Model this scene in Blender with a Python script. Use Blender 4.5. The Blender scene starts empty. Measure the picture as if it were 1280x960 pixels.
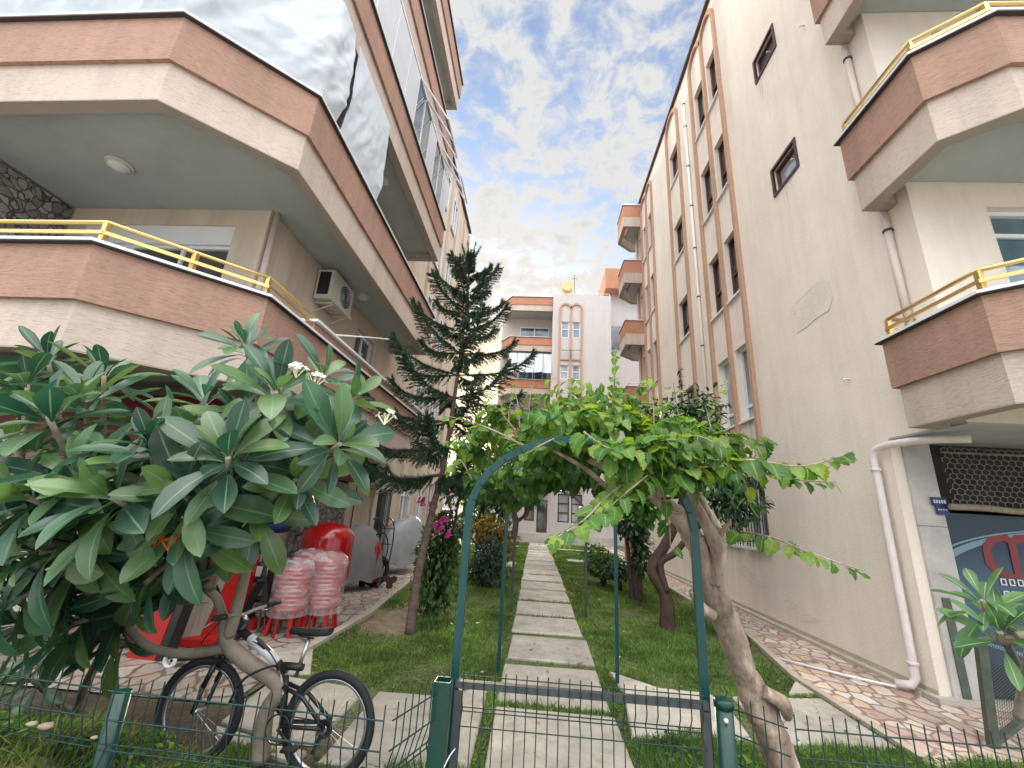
import bpy, math, random
import numpy as np
from mathutils import Vector, Matrix, Quaternion
random.seed(7); np.random.seed(7)
C = bpy.context.scene.collection
# ------------------------------------------------------------------ camera calibration
F = 525.0
def _n(v): return v/np.linalg.norm(v)
_Y = _n(np.array([669-640., 640-480., F])); _Z = _n(np.array([745-640., -1260-480., F]))
_Z = _n(_Z-_Y*_Z.dot(_Y)); _X = np.cross(_Y, _Z)
if _X[0] < 0: _X = -_X
RW = np.array([_X, _Y, _Z]); EYE = np.array([0, 0, 1.6])
def P(px, py, y):                       # point of the photograph at a known distance down the garden
    d = RW@np.array([px-640., py-480., F]); t = y/d[1]; return Vector(EYE+d*t)
def G(px, py, z=0.0):
    d = RW@np.array([px-640., py-480., F]); t = (z-1.6)/d[2]; return Vector(EYE+d*t)
# ------------------------------------------------------------------ materials
def newmat(name):
    m = bpy.data.materials.new(name); m.use_nodes = True; nt = m.node_tree
    return m, nt, nt.nodes['Principled BSDF']
def N(nt, typ, **kw):
    n = nt.nodes.new(typ)
    for k, v in kw.items():
        if k in n.inputs: n.inputs[k].default_value = v
        else: setattr(n, k, v)
    return n
def ramp(nt, fac, stops):
    r = nt.nodes.new('ShaderNodeValToRGB'); e = r.color_ramp.elements
    while len(e) < len(stops): e.new(0.5)
    for i, (p, c) in enumerate(stops):
        e[i].position = p; e[i].color = (c[0], c[1], c[2], 1) if not isinstance(c, (int, float)) else (c, c, c, 1)
    nt.links.new(fac, r.inputs[0]); return r.outputs[0]
def coords(nt, scale=(1, 1, 1)):
    t = nt.nodes.new('ShaderNodeTexCoord'); mp = nt.nodes.new('ShaderNodeMapping')
    mp.inputs['Scale'].default_value = scale; nt.links.new(t.outputs['Object'], mp.inputs[0]); return mp.outputs[0]
def streaks(nt, c, lo=.80, sc=3.2, zs=.10):
    n = N(nt, 'ShaderNodeTexNoise', Scale=sc, Detail=7.0, Roughness=.65); nt.links.new(coords(nt, (1, 1, zs)), n.inputs['Vector'])
    f = ramp(nt, n.outputs['Fac'], [(.36, lo), (.56, 1.0)]); mx = N(nt, 'ShaderNodeMixRGB', blend_type='MULTIPLY'); mx.inputs[0].default_value = 1
    nt.links.new(c, mx.inputs[1]); nt.links.new(f, mx.inputs[2]); return mx.outputs[0]
def surf(name, col, rough=.8, var=.12, vs=2.0, bump=.0, bs=60, stretch=(1, 1, 1), metal=0, stain=None, spec=.4, stain_s=.8, streak=0):
    m, nt, b = newmat(name); L = nt.links
    co = coords(nt, stretch)
    n1 = N(nt, 'ShaderNodeTexNoise', Scale=vs, Detail=8.0, Roughness=.65); L.new(co, n1.inputs['Vector'])
    d = tuple(c*(1-var*1.6) for c in col); l = tuple(min(1, c*(1+var)) for c in col)
    c = ramp(nt, n1.outputs['Fac'], [(.3, d), (.7, l)])
    if stain:
        n2 = N(nt, 'ShaderNodeTexNoise', Scale=stain_s, Detail=10.0, Roughness=.7); L.new(coords(nt, (1.3, 1.3, .45)), n2.inputs['Vector'])
        f = ramp(nt, n2.outputs['Fac'], [(.52, 0.), (.72, .6)])
        mx = N(nt, 'ShaderNodeMixRGB'); L.new(f, mx.inputs[0]); L.new(c, mx.inputs[1]); mx.inputs[2].default_value = (*stain, 1); c = mx.outputs[0]
    if streak: c = streaks(nt, c, streak)
    L.new(c, b.inputs['Base Color'])
    b.inputs['Roughness'].default_value = rough; b.inputs['Metallic'].default_value = metal
    b.inputs['Specular IOR Level'].default_value = spec
    if bump:
        n3 = N(nt, 'ShaderNodeTexNoise', Scale=bs, Detail=5.0, Roughness=.6); L.new(co, n3.inputs['Vector'])
        bp = N(nt, 'ShaderNodeBump', Strength=bump, Distance=.02); L.new(n3.outputs['Fac'], bp.inputs['Height']); L.new(bp.outputs[0], b.inputs['Normal'])
    return m
def brushed(name, col, dark, pale, sx=(5, 5, 40)):
    """scratched horizontal-grain stucco of the balcony bands"""
    m, nt, b = newmat(name); L = nt.links
    co = coords(nt, sx); n1 = N(nt, 'ShaderNodeTexNoise', Scale=2.6, Detail=9.0, Roughness=.72, Distortion=.5); L.new(co, n1.inputs['Vector'])
    c = ramp(nt, n1.outputs['Fac'], [(.30, dark), (.44, col), (.62, pale)])
    n2 = N(nt, 'ShaderNodeTexNoise', Scale=.9, Detail=6.0); L.new(coords(nt), n2.inputs['Vector'])
    f = ramp(nt, n2.outputs['Fac'], [(.4, .86), (.65, 1.0)])
    mx = N(nt, 'ShaderNodeMixRGB', blend_type='MULTIPLY'); mx.inputs[0].default_value = 1; L.new(c, mx.inputs[1]); L.new(f, mx.inputs[2]); L.new(streaks(nt, mx.outputs[0], .87, 4.0, .12), b.inputs['Base Color'])
    b.inputs['Roughness'].default_value = .85
    bp = N(nt, 'ShaderNodeBump', Strength=.5, Distance=.015); L.new(n1.outputs['Fac'], bp.inputs['Height']); L.new(bp.outputs[0], b.inputs['Normal'])
    return m
def leafmat(name, dark, mid, pale, rough=.45, trans=.3, spec=.5, rib=None):
    m, nt, b = newmat(name); L = nt.links
    g = nt.nodes.new('ShaderNodeNewGeometry')
    c = ramp(nt, g.outputs['Random Per Island'], [(0, dark), (.45, mid), (1, pale)])
    n = N(nt, 'ShaderNodeTexNoise', Scale=1.6, Detail=3.0); L.new(coords(nt), n.inputs['Vector'])
    f = ramp(nt, n.outputs['Fac'], [(.35, .60), (.65, 1.22)])
    mx = N(nt, 'ShaderNodeMixRGB', blend_type='MULTIPLY'); mx.inputs[0].default_value = 1; L.new(c, mx.inputs[1]); L.new(f, mx.inputs[2])
    if rib:
        at = nt.nodes.new('ShaderNodeAttribute'); at.attribute_name = 'rib'; rf = ramp(nt, at.outputs['Fac'], [(rib[3], 0.), (.97, .85)])
        m2 = N(nt, 'ShaderNodeMixRGB'); L.new(rf, m2.inputs[0]); L.new(mx.outputs[0], m2.inputs[1]); m2.inputs[2].default_value = (*rib[:3], 1); mx = m2
    L.new(mx.outputs[0], b.inputs['Base Color']); b.inputs['Roughness'].default_value = rough; b.inputs['Specular IOR Level'].default_value = spec
    t = nt.nodes.new('ShaderNodeBsdfTranslucent')
    hs = N(nt, 'ShaderNodeHueSaturation', Saturation=1.15, Value=1.7, Hue=.485); L.new(mx.outputs[0], hs.inputs['Color']); L.new(hs.outputs[0], t.inputs[0])
    ms = nt.nodes.new('ShaderNodeMixShader'); ms.inputs[0].default_value = trans
    L.new(b.outputs[0], ms.inputs[1]); L.new(t.outputs[0], ms.inputs[2]); L.new(ms.outputs[0], nt.nodes['Material Output'].inputs[0])
    return m
def paving(name, scale, stones, mortar, w=.05, dim='2D'):
    m, nt, b = newmat(name); L = nt.links
    co = coords(nt, (1, .72, 1) if dim == '2D' else (1, 1, 1))
    dn = N(nt, 'ShaderNodeTexNoise', Scale=2.2, Detail=4.0); L.new(co, dn.inputs['Vector'])
    ad = N(nt, 'ShaderNodeMixRGB', blend_type='ADD'); ad.inputs[0].default_value = .34; L.new(co, ad.inputs[1]); L.new(dn.outputs['Color'], ad.inputs[2])
    v = N(nt, 'ShaderNodeTexVoronoi', Scale=scale, feature='DISTANCE_TO_EDGE', voronoi_dimensions=dim); L.new(ad.outputs[0], v.inputs['Vector'])
    v2 = N(nt, 'ShaderNodeTexVoronoi', Scale=scale, voronoi_dimensions=dim); L.new(ad.outputs[0], v2.inputs['Vector'])
    sp = nt.nodes.new('ShaderNodeSeparateColor'); L.new(v2.outputs['Color'], sp.inputs[0])
    c = ramp(nt, sp.outputs[0], stones)
    n = N(nt, 'ShaderNodeTexNoise', Scale=14.0, Detail=6.0); L.new(co, n.inputs['Vector'])
    f = ramp(nt, n.outputs['Fac'], [(.3, .78), (.7, 1.08)])
    mx = N(nt, 'ShaderNodeMixRGB', blend_type='MULTIPLY'); mx.inputs[0].default_value = 1; L.new(c, mx.inputs[1]); L.new(f, mx.inputs[2])
    k = ramp(nt, v.outputs['Distance'], [(w*.6, 0.), (w*1.4, 1.)])
    m2 = N(nt, 'ShaderNodeMixRGB'); L.new(k, m2.inputs[0]); m2.inputs[1].default_value = (*mortar, 1); L.new(mx.outputs[0], m2.inputs[2])
    n5 = N(nt, 'ShaderNodeTexNoise', Scale=1.1, Detail=8.0); L.new(co, n5.inputs['Vector'])
    f5 = ramp(nt, n5.outputs['Fac'], [(.38, .72), (.62, 1.02)])
    m3 = N(nt, 'ShaderNodeMixRGB', blend_type='MULTIPLY'); m3.inputs[0].default_value = 1; L.new(m2.outputs[0], m3.inputs[1]); L.new(f5, m3.inputs[2])
    L.new(m3.outputs[0], b.inputs['Base Color']); b.inputs['Roughness'].default_value = .55
    bp = N(nt, 'ShaderNodeBump', Strength=.4, Distance=.01); L.new(k, bp.inputs['Height']); L.new(bp.outputs[0], b.inputs['Normal'])
    return m
M = dict(
 wall=surf('cream_stucco_wall', (.765, .69, .61), .9, .05, .9, .35, 38, stain=(.62, .55, .46), stain_s=.7, streak=.93), patchm=surf('repaired_stucco', (.70, .645, .56), .95, .06, 3, .5, 30),
 wallL=surf('beige_stucco_wall', (.58, .49, .40), .9, .05, 1.2, .3, 45, stain=(.42, .33, .27), streak=.85),
 backwall=surf('pale_lilac_wall', (.52, .485, .485), .9, .04, 1.0, .1, 45, stain=(.47, .43, .42), streak=.95),
 pil=surf('salmon_painted_trim', (.44, .275, .19), .8, .08, 5, .1),
 orange=brushed('scratched_terracotta_stucco', (.365, .215, .16), (.17, .10, .075), (.43, .27, .205)),
 cream=brushed('scratched_pale_pink_stucco', (.53, .43, .37), (.30, .23, .20), (.60, .50, .44)),
 orange_far=surf('terracotta_paint', (.43, .20, .125), .85, .07, 3, .1),
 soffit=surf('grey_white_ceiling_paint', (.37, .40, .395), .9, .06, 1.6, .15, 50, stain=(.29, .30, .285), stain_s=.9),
 trimg=surf('brown_grey_beam_paint', (.33, .28, .245), .9, .06, 3),
 marble=surf('white_marble_coping', (.70, .70, .72), .35, .05, 9, 0),
 dark=surf('painted_lip_shade', (.05, .04, .045), .8, .1),
 gold=surf('gold_anodised_metal', (.60, .43, .17), .30, .05, 8, 0, metal=.85),
 brown=surf('brown_window_frame', (.075, .035, .03), .5, .1),
 white=surf('white_window_frame', (.72, .74, .78), .4, .03),
 pipe=surf('cream_plastic_pipe', (.56, .48, .43), .5, .06, 5),
 wpipe=surf('white_plastic_pipe', (.68, .63, .61), .4, .07, 6, stain=(.4, .33, .28)),
 clad=surf('marble_cladding', (.46, .44, .42), .45, .16, 3, .05, stain=(.30, .27, .24)),
 cloth=surf('white_sheet_fabric', (.52, .57, .63), 1.0, .05, 1.5, .2, 12, spec=.05),
 pvc=surf('translucent_grey_blind', (.52, .53, .58), .4, .05, 2),
 conc=surf('weathered_concrete_slab', (.42, .39, .34), .85, .20, 2.6, .5, 28, stain=(.20, .19, .12), stain_s=4.5),
 kerb=surf('kerb_concrete', (.42, .37, .30), .9, .12, 6, .3, 40),
 soil=surf('brown_soil', (.085, .062, .042), .95, .3, 5, .8, 25),
 lawnb=surf('lawn_thatch', (.095, .115, .045), .95, .35, 3, .6, 40, stain=(.22, .17, .11), stain_s=.8),
 green=surf('teal_green_painted_metal', (.004, .046, .047), .35, .15, 6, 0),
 postg=surf('dark_green_post_paint', (.003, .038, .030), .3, .15, 6, 0),
 wire=surf('green_coated_wire', (.004, .030, .030), .45, .2, 6, 0),
 gatem=surf('gate_grey_metal', (.040, .048, .055), .5, .2, 9, 0),
 bark=surf('grey_brown_bark', (.31, .235, .185), .9, .42, 9, 1.0, 30, stretch=(1, 1, .35), stain=(.54, .47, .39), stain_s=7),
 barkd=surf('dark_brown_bark', (.07, .045, .035), .95, .3, 8, .8, 30),
 barkp=surf('smooth_grey_bark', (.24, .20, .155), .8, .2, 7, .35, 30, stain=(.33, .28, .21), stain_s=5),
 barkn=surf('pine_bark', (.15, .10, .085), .95, .3, 8, .9, 30, stretch=(1, 1, 3)),
 plum=leafmat('frangipani_leaf', (.020, .062, .042), (.036, .105, .062), (.12, .21, .060), .34, .25, .7, (.13, .25, .12, .90)), pluml=leafmat('young_frangipani_leaf', (.045, .13, .05), (.075, .19, .07), (.13, .26, .09), .4, .3, .5, (.3, .42, .2, .88)),
 vine=leafmat('mulberry_leaf', (.030, .095, .022), (.080, .185, .034), (.20, .29, .05), .45, .45, .4, (.22, .34, .10, .90)),
 darkl=leafmat('citrus_leaf', (.008, .03, .012), (.018, .065, .022), (.05, .13, .03), .4, .2, .5),
 boug=leafmat('bougainvillea_leaf', (.010, .035, .013), (.022, .075, .020), (.07, .16, .03), .45, .25, .4),
 shrub=leafmat('shrub_leaf', (.02, .06, .015), (.045, .12, .022), (.10, .20, .035), .5, .3, .3),
 bushb=leafmat('blue_green_bush_leaf', (.010, .030, .022), (.020, .055, .038), (.045, .10, .06), .5, .15, .3),
 rust=leafmat('rusty_leaf', (.10, .06, .02), (.20, .13, .035), (.20, .23, .05), .6, .3, .2),
 needle=leafmat('pine_needle', (.010, .038, .020), (.018, .062, .030), (.036, .10, .042), .5, .12, .4),
 grass=leafmat('grass_blade', (.065, .13, .030), (.115, .205, .050), (.19, .28, .08), .6, .35, .2),
 weed=leafmat('weed_blade', (.05, .10, .02), (.10, .17, .03), (.26, .22, .08), .6, .35, .2),
 petal=surf('cream_white_petal', (.80, .76, .62), .5, .04), petaly=surf('orange_petal', (.75, .13, .02), .5, .1),
 pink=surf('magenta_bract', (.62, .06, .30), .6, .12),
 red=surf('glossy_red_paint', (.36, .008, .010), .16, .08, 2, 0, spec=.7), red2=surf('matt_red_plastic', (.42, .012, .012), .5, .12, 3),
 darkred=surf('dark_red_signboard', (.14, .004, .008), .5, .1, 2),
 rubber=surf('black_rubber', (.014, .015, .018), .75, .2, 20), black=surf('black_paint', (.018, .018, .02), .35, .2, 6),
 steel=surf('brushed_steel', (.55, .56, .58), .3, .08, 12, 0, metal=.9), silver=surf('silver_frame_paint', (.66, .66, .70), .3, .05, 12, 0, metal=.2),
 cover=surf('grey_tarpaulin', (.20, .20, .205), .6, .1, 3, .2, 12), coverl=surf('silver_tarpaulin', (.27, .28, .30), .4, .1, 3, .2, 12),
 board=surf('grey_plank_board', (.25, .225, .19), .85, .2, 4, .2, 30, stretch=(6, 6, 1)),
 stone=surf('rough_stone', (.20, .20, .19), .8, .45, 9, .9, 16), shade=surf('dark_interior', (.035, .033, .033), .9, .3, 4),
 shutter=surf('grey_roller_shutter', (.22, .23, .22), .5, .1, 4), net=surf('rusty_grey_wire', (.22, .20, .16), .7, .2, 20),
 greenc=surf('green_tarpaulin', (.01, .16, .06), .7, .2, 3), tank=surf('yellow_tank_paint', (.62, .50, .22), .4, .1, 3),
 acw=surf('aged_white_metal', (.52, .50, .44), .5, .08, 5), wood=surf('timber_pole', (.33, .28, .20), .9, .3, 12, .5, 40, stretch=(8, 1, 1)),
 cagem=surf('grey_green_metal', (.08, .095, .075), .6, .2, 9), navy=surf('navy_enamel', (.02, .025, .12), .4, .2, 9),
 bluef=surf('blue_fabric', (.01, .02, .075), .8, .3, 5), plate=surf('pale_marking_paint', (.6, .62, .6), .6, .1),
 car=surf('white_car_paint', (.75, .77, .8), .2, .02, 3, 0), rock=surf('pale_stone', (.22, .185, .13), .85, .2, 9, .4, 20), tyreb=surf('brown_litter', (.2, .14, .07), .9, .3, 9),
)
def glass(name, col, rough=.06):
    m, nt, b = newmat(name); b.inputs['Base Color'].default_value = (*col, 1); b.inputs['Roughness'].default_value = rough
    b.inputs['Specular IOR Level'].default_value = .9; b.inputs['Coat Weight'].default_value = .6; b.inputs['Coat Roughness'].default_value = .04
    n = N(nt, 'ShaderNodeTexNoise', Scale=1.3, Detail=3.0); nt.links.new(coords(nt, (1, 1, .4)), n.inputs['Vector'])
    c = ramp(nt, n.outputs['Fac'], [(.4, tuple(x*.55 for x in col)), (.6, tuple(x*1.5 for x in col))]); nt.links.new(c, b.inputs['Base Color']); return m
M['glass'] = glass('dark_window_glass', (.05, .05, .05)); M['curt'] = glass('curtained_window_glass', (.23, .24, .25)); M['blue'] = glass('blue_window_glass', (.10, .20, .32)); M['teal']=glass('teal_window_glass',(.07,.13,.16))
def film():
    m, nt, b = newmat('clear_stretch_film'); b.inputs['Base Color'].default_value = (.85, .82, .84, 1); b.inputs['Roughness'].default_value = .25
    t = nt.nodes.new('ShaderNodeBsdfTransparent'); ms = nt.nodes.new('ShaderNodeMixShader')
    n = N(nt, 'ShaderNodeTexNoise', Scale=6.0, Detail=4.0, Distortion=1.0); nt.links.new(coords(nt, (1, 1, 2.5)), n.inputs['Vector'])
    f = ramp(nt, n.outputs['Fac'], [(.40, .14), (.66, .34)])
    bp = N(nt, 'ShaderNodeBump', Strength=.4, Distance=.02); nt.links.new(n.outputs['Fac'], bp.inputs['Height']); nt.links.new(bp.outputs[0], b.inputs['Normal'])
    nt.links.new(f, ms.inputs[0]); nt.links.new(t.outputs[0], ms.inputs[1]); nt.links.new(b.outputs[0], ms.inputs[2]); nt.links.new(ms.outputs[0], nt.nodes['Material Output'].inputs[0]); return m
M['film'] = film()
M['paveR'] = paving('pink_crazy_paving', 6.5, [(0, (.50, .36, .26)), (.3, (.66, .56, .45)), (.55, (.44, .30, .25)), (.8, (.72, .67, .60)), (1, (.46, .38, .33))], (.25, .16, .14), .09)
M['paveL'] = paving('grey_crazy_paving', 5.0, [(0, (.42, .34, .27)), (.3, (.36, .33, .29)), (.55, (.46, .42, .36)), (.8, (.50, .46, .40)), (1, (.34, .28, .24))], (.17, .11, .09), .07)
M['stonec'] = paving('stone_cladding_grid', 9.0, [(0, (.20, .19, .17)), (.5, (.33, .31, .29)), (1, (.45, .43, .41))], (.07, .065, .06), .07, '3D')
# ------------------------------------------------------------------ mesh helpers
def wloc(o):
    v = Vector((0, 0, 0))
    while o: v += o.location; o = o.parent
    return v
def tag(o, label=None, cat=None, group=None, kind=None):
    if label: o['label'] = label
    if cat: o['category'] = cat
    if group: o['group'] = group
    if kind: o['kind'] = kind
    return o
def empty(name, loc, label, cat, group=None):
    o = bpy.data.objects.new(name, None); o.location = loc; o.empty_display_size = .2; C.objects.link(o); return tag(o, label, cat, group)
def fast(name, verts, faces, mat, parent=None, smooth=False, mid=None):
    """verts Nx3 array, faces MxK array of equal size"""
    me = bpy.data.meshes.new(name); verts = np.asarray(verts, dtype=np.float32); faces = np.asarray(faces, dtype=np.int32)
    if parent: verts = verts-np.array(wloc(parent), dtype=np.float32)
    k = faces.shape[1]; me.vertices.add(len(verts)); me.vertices.foreach_set('co', verts.ravel())
    me.loops.add(faces.size); me.loops.foreach_set('vertex_index', faces.ravel())
    me.polygons.add(len(faces)); me.polygons.foreach_set('loop_start', np.arange(0, faces.size, k, dtype=np.int32)); me.polygons.foreach_set('loop_total', np.full(len(faces), k, dtype=np.int32))
    if smooth: me.polygons.foreach_set('use_smooth', np.ones(len(faces), dtype=bool))
    me.update(calc_edges=True); me.materials.append(mat)
    if mid is not None: at_ = me.attributes.new('rib', 'FLOAT', 'POINT'); at_.data.foreach_set('value', np.asarray(mid, dtype=np.float32))
    o = bpy.data.objects.new(name, me); C.objects.link(o); o.parent = parent; return o
class MB:
    def __init__(s): s.v = []; s.f = []; s.m = []; s.sm = []
    def quad(s, pts, mi=0, sm=False):
        b = len(s.v); s.v += [tuple(p) for p in pts]; s.f.append(tuple(range(b, b+len(pts)))); s.m.append(mi); s.sm.append(sm); return s
    def box(s, a, b, mi=0, rz=0, piv=None):
        x0, y0, z0 = a; x1, y1, z1 = b; v = [(x0, y0, z0), (x1, y0, z0), (x1, y1, z0), (x0, y1, z0), (x0, y0, z1), (x1, y0, z1), (x1, y1, z1), (x0, y1, z1)]
        if rz:
            px, py = piv or ((x0+x1)/2, (y0+y1)/2); c, q = math.cos(rz), math.sin(rz); v = [(px+(x-px)*c-(y-py)*q, py+(x-px)*q+(y-py)*c, z) for x, y, z in v]
        k = len(s.v); s.v += v
        for f in ((0, 3, 2, 1), (4, 5, 6, 7), (0, 1, 5, 4), (1, 2, 6, 5), (2, 3, 7, 6), (3, 0, 4, 7)): s.f.append(tuple(k+i for i in f)); s.m.append(mi); s.sm.append(False)
        return s
    def bar(s, p, q, w, h=None, mi=0, up=(0, 0, 1)):
        p = Vector(p); q = Vector(q); h = h or w; d = (q-p).normalized(); u = Vector(up)
        if abs(d.dot(u)) > .98: u = Vector((0, 1, 0))
        a = d.cross(u).normalized()*w/2; b = a.cross(d).normalized()*h/2; k = len(s.v)
        for e in (p, q): s.v += [tuple(e-a-b), tuple(e+a-b), tuple(e+a+b), tuple(e-a+b)]
        for f in ((3, 2, 1, 0), (4, 5, 6, 7), (0, 1, 5, 4), (1, 2, 6, 5), (2, 3, 7, 6), (3, 0, 4, 7)): s.f.append(tuple(k+i for i in f)); s.m.append(mi); s.sm.append(False)
        return s
    def tube(s, pts, r, n=8, mi=0, cap=True, closed=False):
        pts = [Vector(p) for p in pts]; L = len(pts); rr = r if isinstance(r, (list, tuple)) else [r]*L; k0 = len(s.v); ref = None
        for i, p in enumerate(pts):
            if closed: d = (pts[(i+1) % L]-pts[i-1]).normalized()
            else: d = (pts[min(i+1, L-1)]-pts[max(i-1, 0)]).normalized()
            if ref is None: ref = d.orthogonal().normalized()
            ref = (ref-d*ref.dot(d)); ref = ref.normalized() if ref.length > 1e-5 else d.orthogonal().normalized(); b = d.cross(ref)
            for j in range(n): a = 2*math.pi*j/n; s.v.append(tuple(p+(ref*math.cos(a)+b*math.sin(a))*rr[i]))
        for i in range(L if closed else L-1):
            i2 = (i+1) % L
            for j in range(n): s.f.append((k0+i*n+j, k0+i*n+(j+1) % n, k0+i2*n+(j+1) % n, k0+i2*n+j)); s.m.append(mi); s.sm.append(n > 4)
        if cap and not closed:
            s.f.append(tuple(k0+j for j in reversed(range(n)))); s.f.append(tuple(k0+(L-1)*n+j for j in range(n))); s.m += [mi]*2; s.sm += [False]*2
        return s
    def lathe(s, cx, cy, prof, n=24, mi=0, sx=1, sy=1, wob=0):
        k = len(s.v)
        for (r, z) in prof:
            for j in range(n):
                a = 2*math.pi*j/n; w = 1+wob*math.sin(a*5+z*9)+wob*.7*math.sin(a*9-z*23); s.v.append((cx+r*sx*w*math.cos(a), cy+r*sy*w*math.sin(a), z))
        for i in range(len(prof)-1):
            for j in range(n): s.f.append((k+i*n+j, k+i*n+(j+1) % n, k+(i+1)*n+(j+1) % n, k+(i+1)*n+j)); s.m.append(mi); s.sm.append(True)
        s.f.append(tuple(k+j for j in reversed(range(n)))); s.f.append(tuple(k+(len(prof)-1)*n+j for j in range(n))); s.m += [mi]*2; s.sm += [False]*2
        return s
    def prism(s, poly, z0, z1, mi=0):
        k = len(s.v); n = len(poly); s.v += [(x, y, z0) for x, y in poly]+[(x, y, z1) for x, y in poly]
        s.f.append(tuple(k+i for i in reversed(range(n)))); s.f.append(tuple(k+n+i for i in range(n))); s.m += [mi]*2; s.sm += [False]*2
        for i in range(n): j = (i+1) % n; s.f.append((k+i, k+j, k+n+j, k+n+i)); s.m.append(mi); s.sm.append(False)
        return s
    def build(s, name, mat, parent=None, fix=True):
        off = wloc(parent) if parent else Vector((0, 0, 0)); me = bpy.data.meshes.new(name)
        me.from_pydata([(x-off.x, y-off.y, z-off.z) for x, y, z in s.v], [], s.f)
        mats = mat if isinstance(mat, list) else [mat]
        for q in mats: me.materials.append(q)
        me.polygons.foreach_set('material_index', s.m); me.polygons.foreach_set('use_smooth', s.sm)
        if fix:
            import bmesh
            bm = bmesh.new(); bm.from_mesh(me); bmesh.ops.recalc_face_normals(bm, faces=bm.faces); bm.to_mesh(me); bm.free()
        me.update(); o = bpy.data.objects.new(name, me); C.objects.link(o); o.parent = parent; return o
def copy_tree(o, parent=None):
    c = o.copy(); C.objects.link(c); c.parent = parent
    for ch in [x for x in bpy.data.objects if x.parent == o]: copy_tree(ch, c)
    return c
def smooth_path(pts, n=6):
    pts = [Vector(p) for p in pts]; out = []
    for i in range(len(pts)-1):
        p0 = pts[max(i-1, 0)]; p1 = pts[i]; p2 = pts[i+1]; p3 = pts[min(i+2, len(pts)-1)]
        for k in range(n):
            t = k/n; out.append(.5*((2*p1)+(p2-p0)*t+(2*p0-5*p1+4*p2-p3)*t*t+(3*p1-p0-3*p2+p3)*t**3))
    out.append(pts[-1]); return out
def lerp_r(rs, n=6):
    o = []
    for i in range(len(rs)-1): o += [rs[i]+(rs[i+1]-rs[i])*k/n for k in range(n)]
    return o+[rs[-1]]
def offset(line, d):
    out = []; L = len(line)
    for i in range(L):
        ns = []
        for a, b in ((i-1, i), (i, i+1)):
            if a < 0 or b >= L: continue
            dx = line[b][0]-line[a][0]; dy = line[b][1]-line[a][1]; l = math.hypot(dx, dy); ns.append((dy/l, -dx/l))
        if len(ns) == 1: n = ns[0]; k = 1
        else: n = (ns[0][0]+ns[1][0], ns[0][1]+ns[1][1]); l = math.hypot(*n); n = (n[0]/l, n[1]/l); k = 1/(n[0]*ns[0][0]+n[1]*ns[0][1])
        out.append((line[i][0]+n[0]*d*k, line[i][1]+n[1]*d*k))
    return out
def strip(mb, line, z0, z1, out, inn, mi=0):
    o = offset(line, out); i = offset(line, -inn)
    for k in range(len(line)-1):
        a, b, c, d = o[k], o[k+1], i[k+1], i[k]
        mb.quad([(*a, z0), (*b, z0), (*b, z1), (*a, z1)], mi); mb.quad([(*d, z0), (*d, z1), (*c, z1), (*c, z0)], mi)
        mb.quad([(*a, z1), (*b, z1), (*c, z1), (*d, z1)], mi); mb.quad([(*a, z0), (*d, z0), (*c, z0), (*b, z0)], mi)
    for k in (0, -1): mb.quad([(*o[k], z0), (*o[k], z1), (*i[k], z1), (*i[k], z0)], mi)
def holes_wall(mb, plane, val, u0, u1, v0, v1, holes, depth, sgn, mi=0):
    """wall face on x=val ('x': u=y) or y=val ('y': u=x) with reveals going sgn*depth inwards"""
    us = sorted({u0, u1}|{h[0] for h in holes}|{h[1] for h in holes}); vs = sorted({v0, v1}|{h[2] for h in holes}|{h[3] for h in holes})
    us = [u for u in us if u0 <= u <= u1]; vs = [v for v in vs if v0 <= v <= v1]
    pt = (lambda u, v, d=0: (val+d, u, v)) if plane == 'x' else (lambda u, v, d=0: (u, val+d, v))
    for a, b in zip(us, us[1:]):
        for c, d in zip(vs, vs[1:]):
            um, vm = (a+b)/2, (c+d)/2
            if any(h[0] < um < h[1] and h[2] < vm < h[3] for h in holes): continue
            mb.quad([pt(a, c), pt(b, c), pt(b, d), pt(a, d)], mi)
    D = sgn*depth
    for h in holes:
        a, b, c, d = h
        mb.quad([pt(a, c), pt(b, c), pt(b, c, D), pt(a, c, D)], mi); mb.quad([pt(a, d), pt(b, d), pt(b, d, D), pt(a, d, D)], mi)
        mb.quad([pt(a, c), pt(a, d), pt(a, d, D), pt(a, c, D)], mi); mb.quad([pt(b, c), pt(b, d), pt(b, d, D), pt(b, c, D)], mi)
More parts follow.
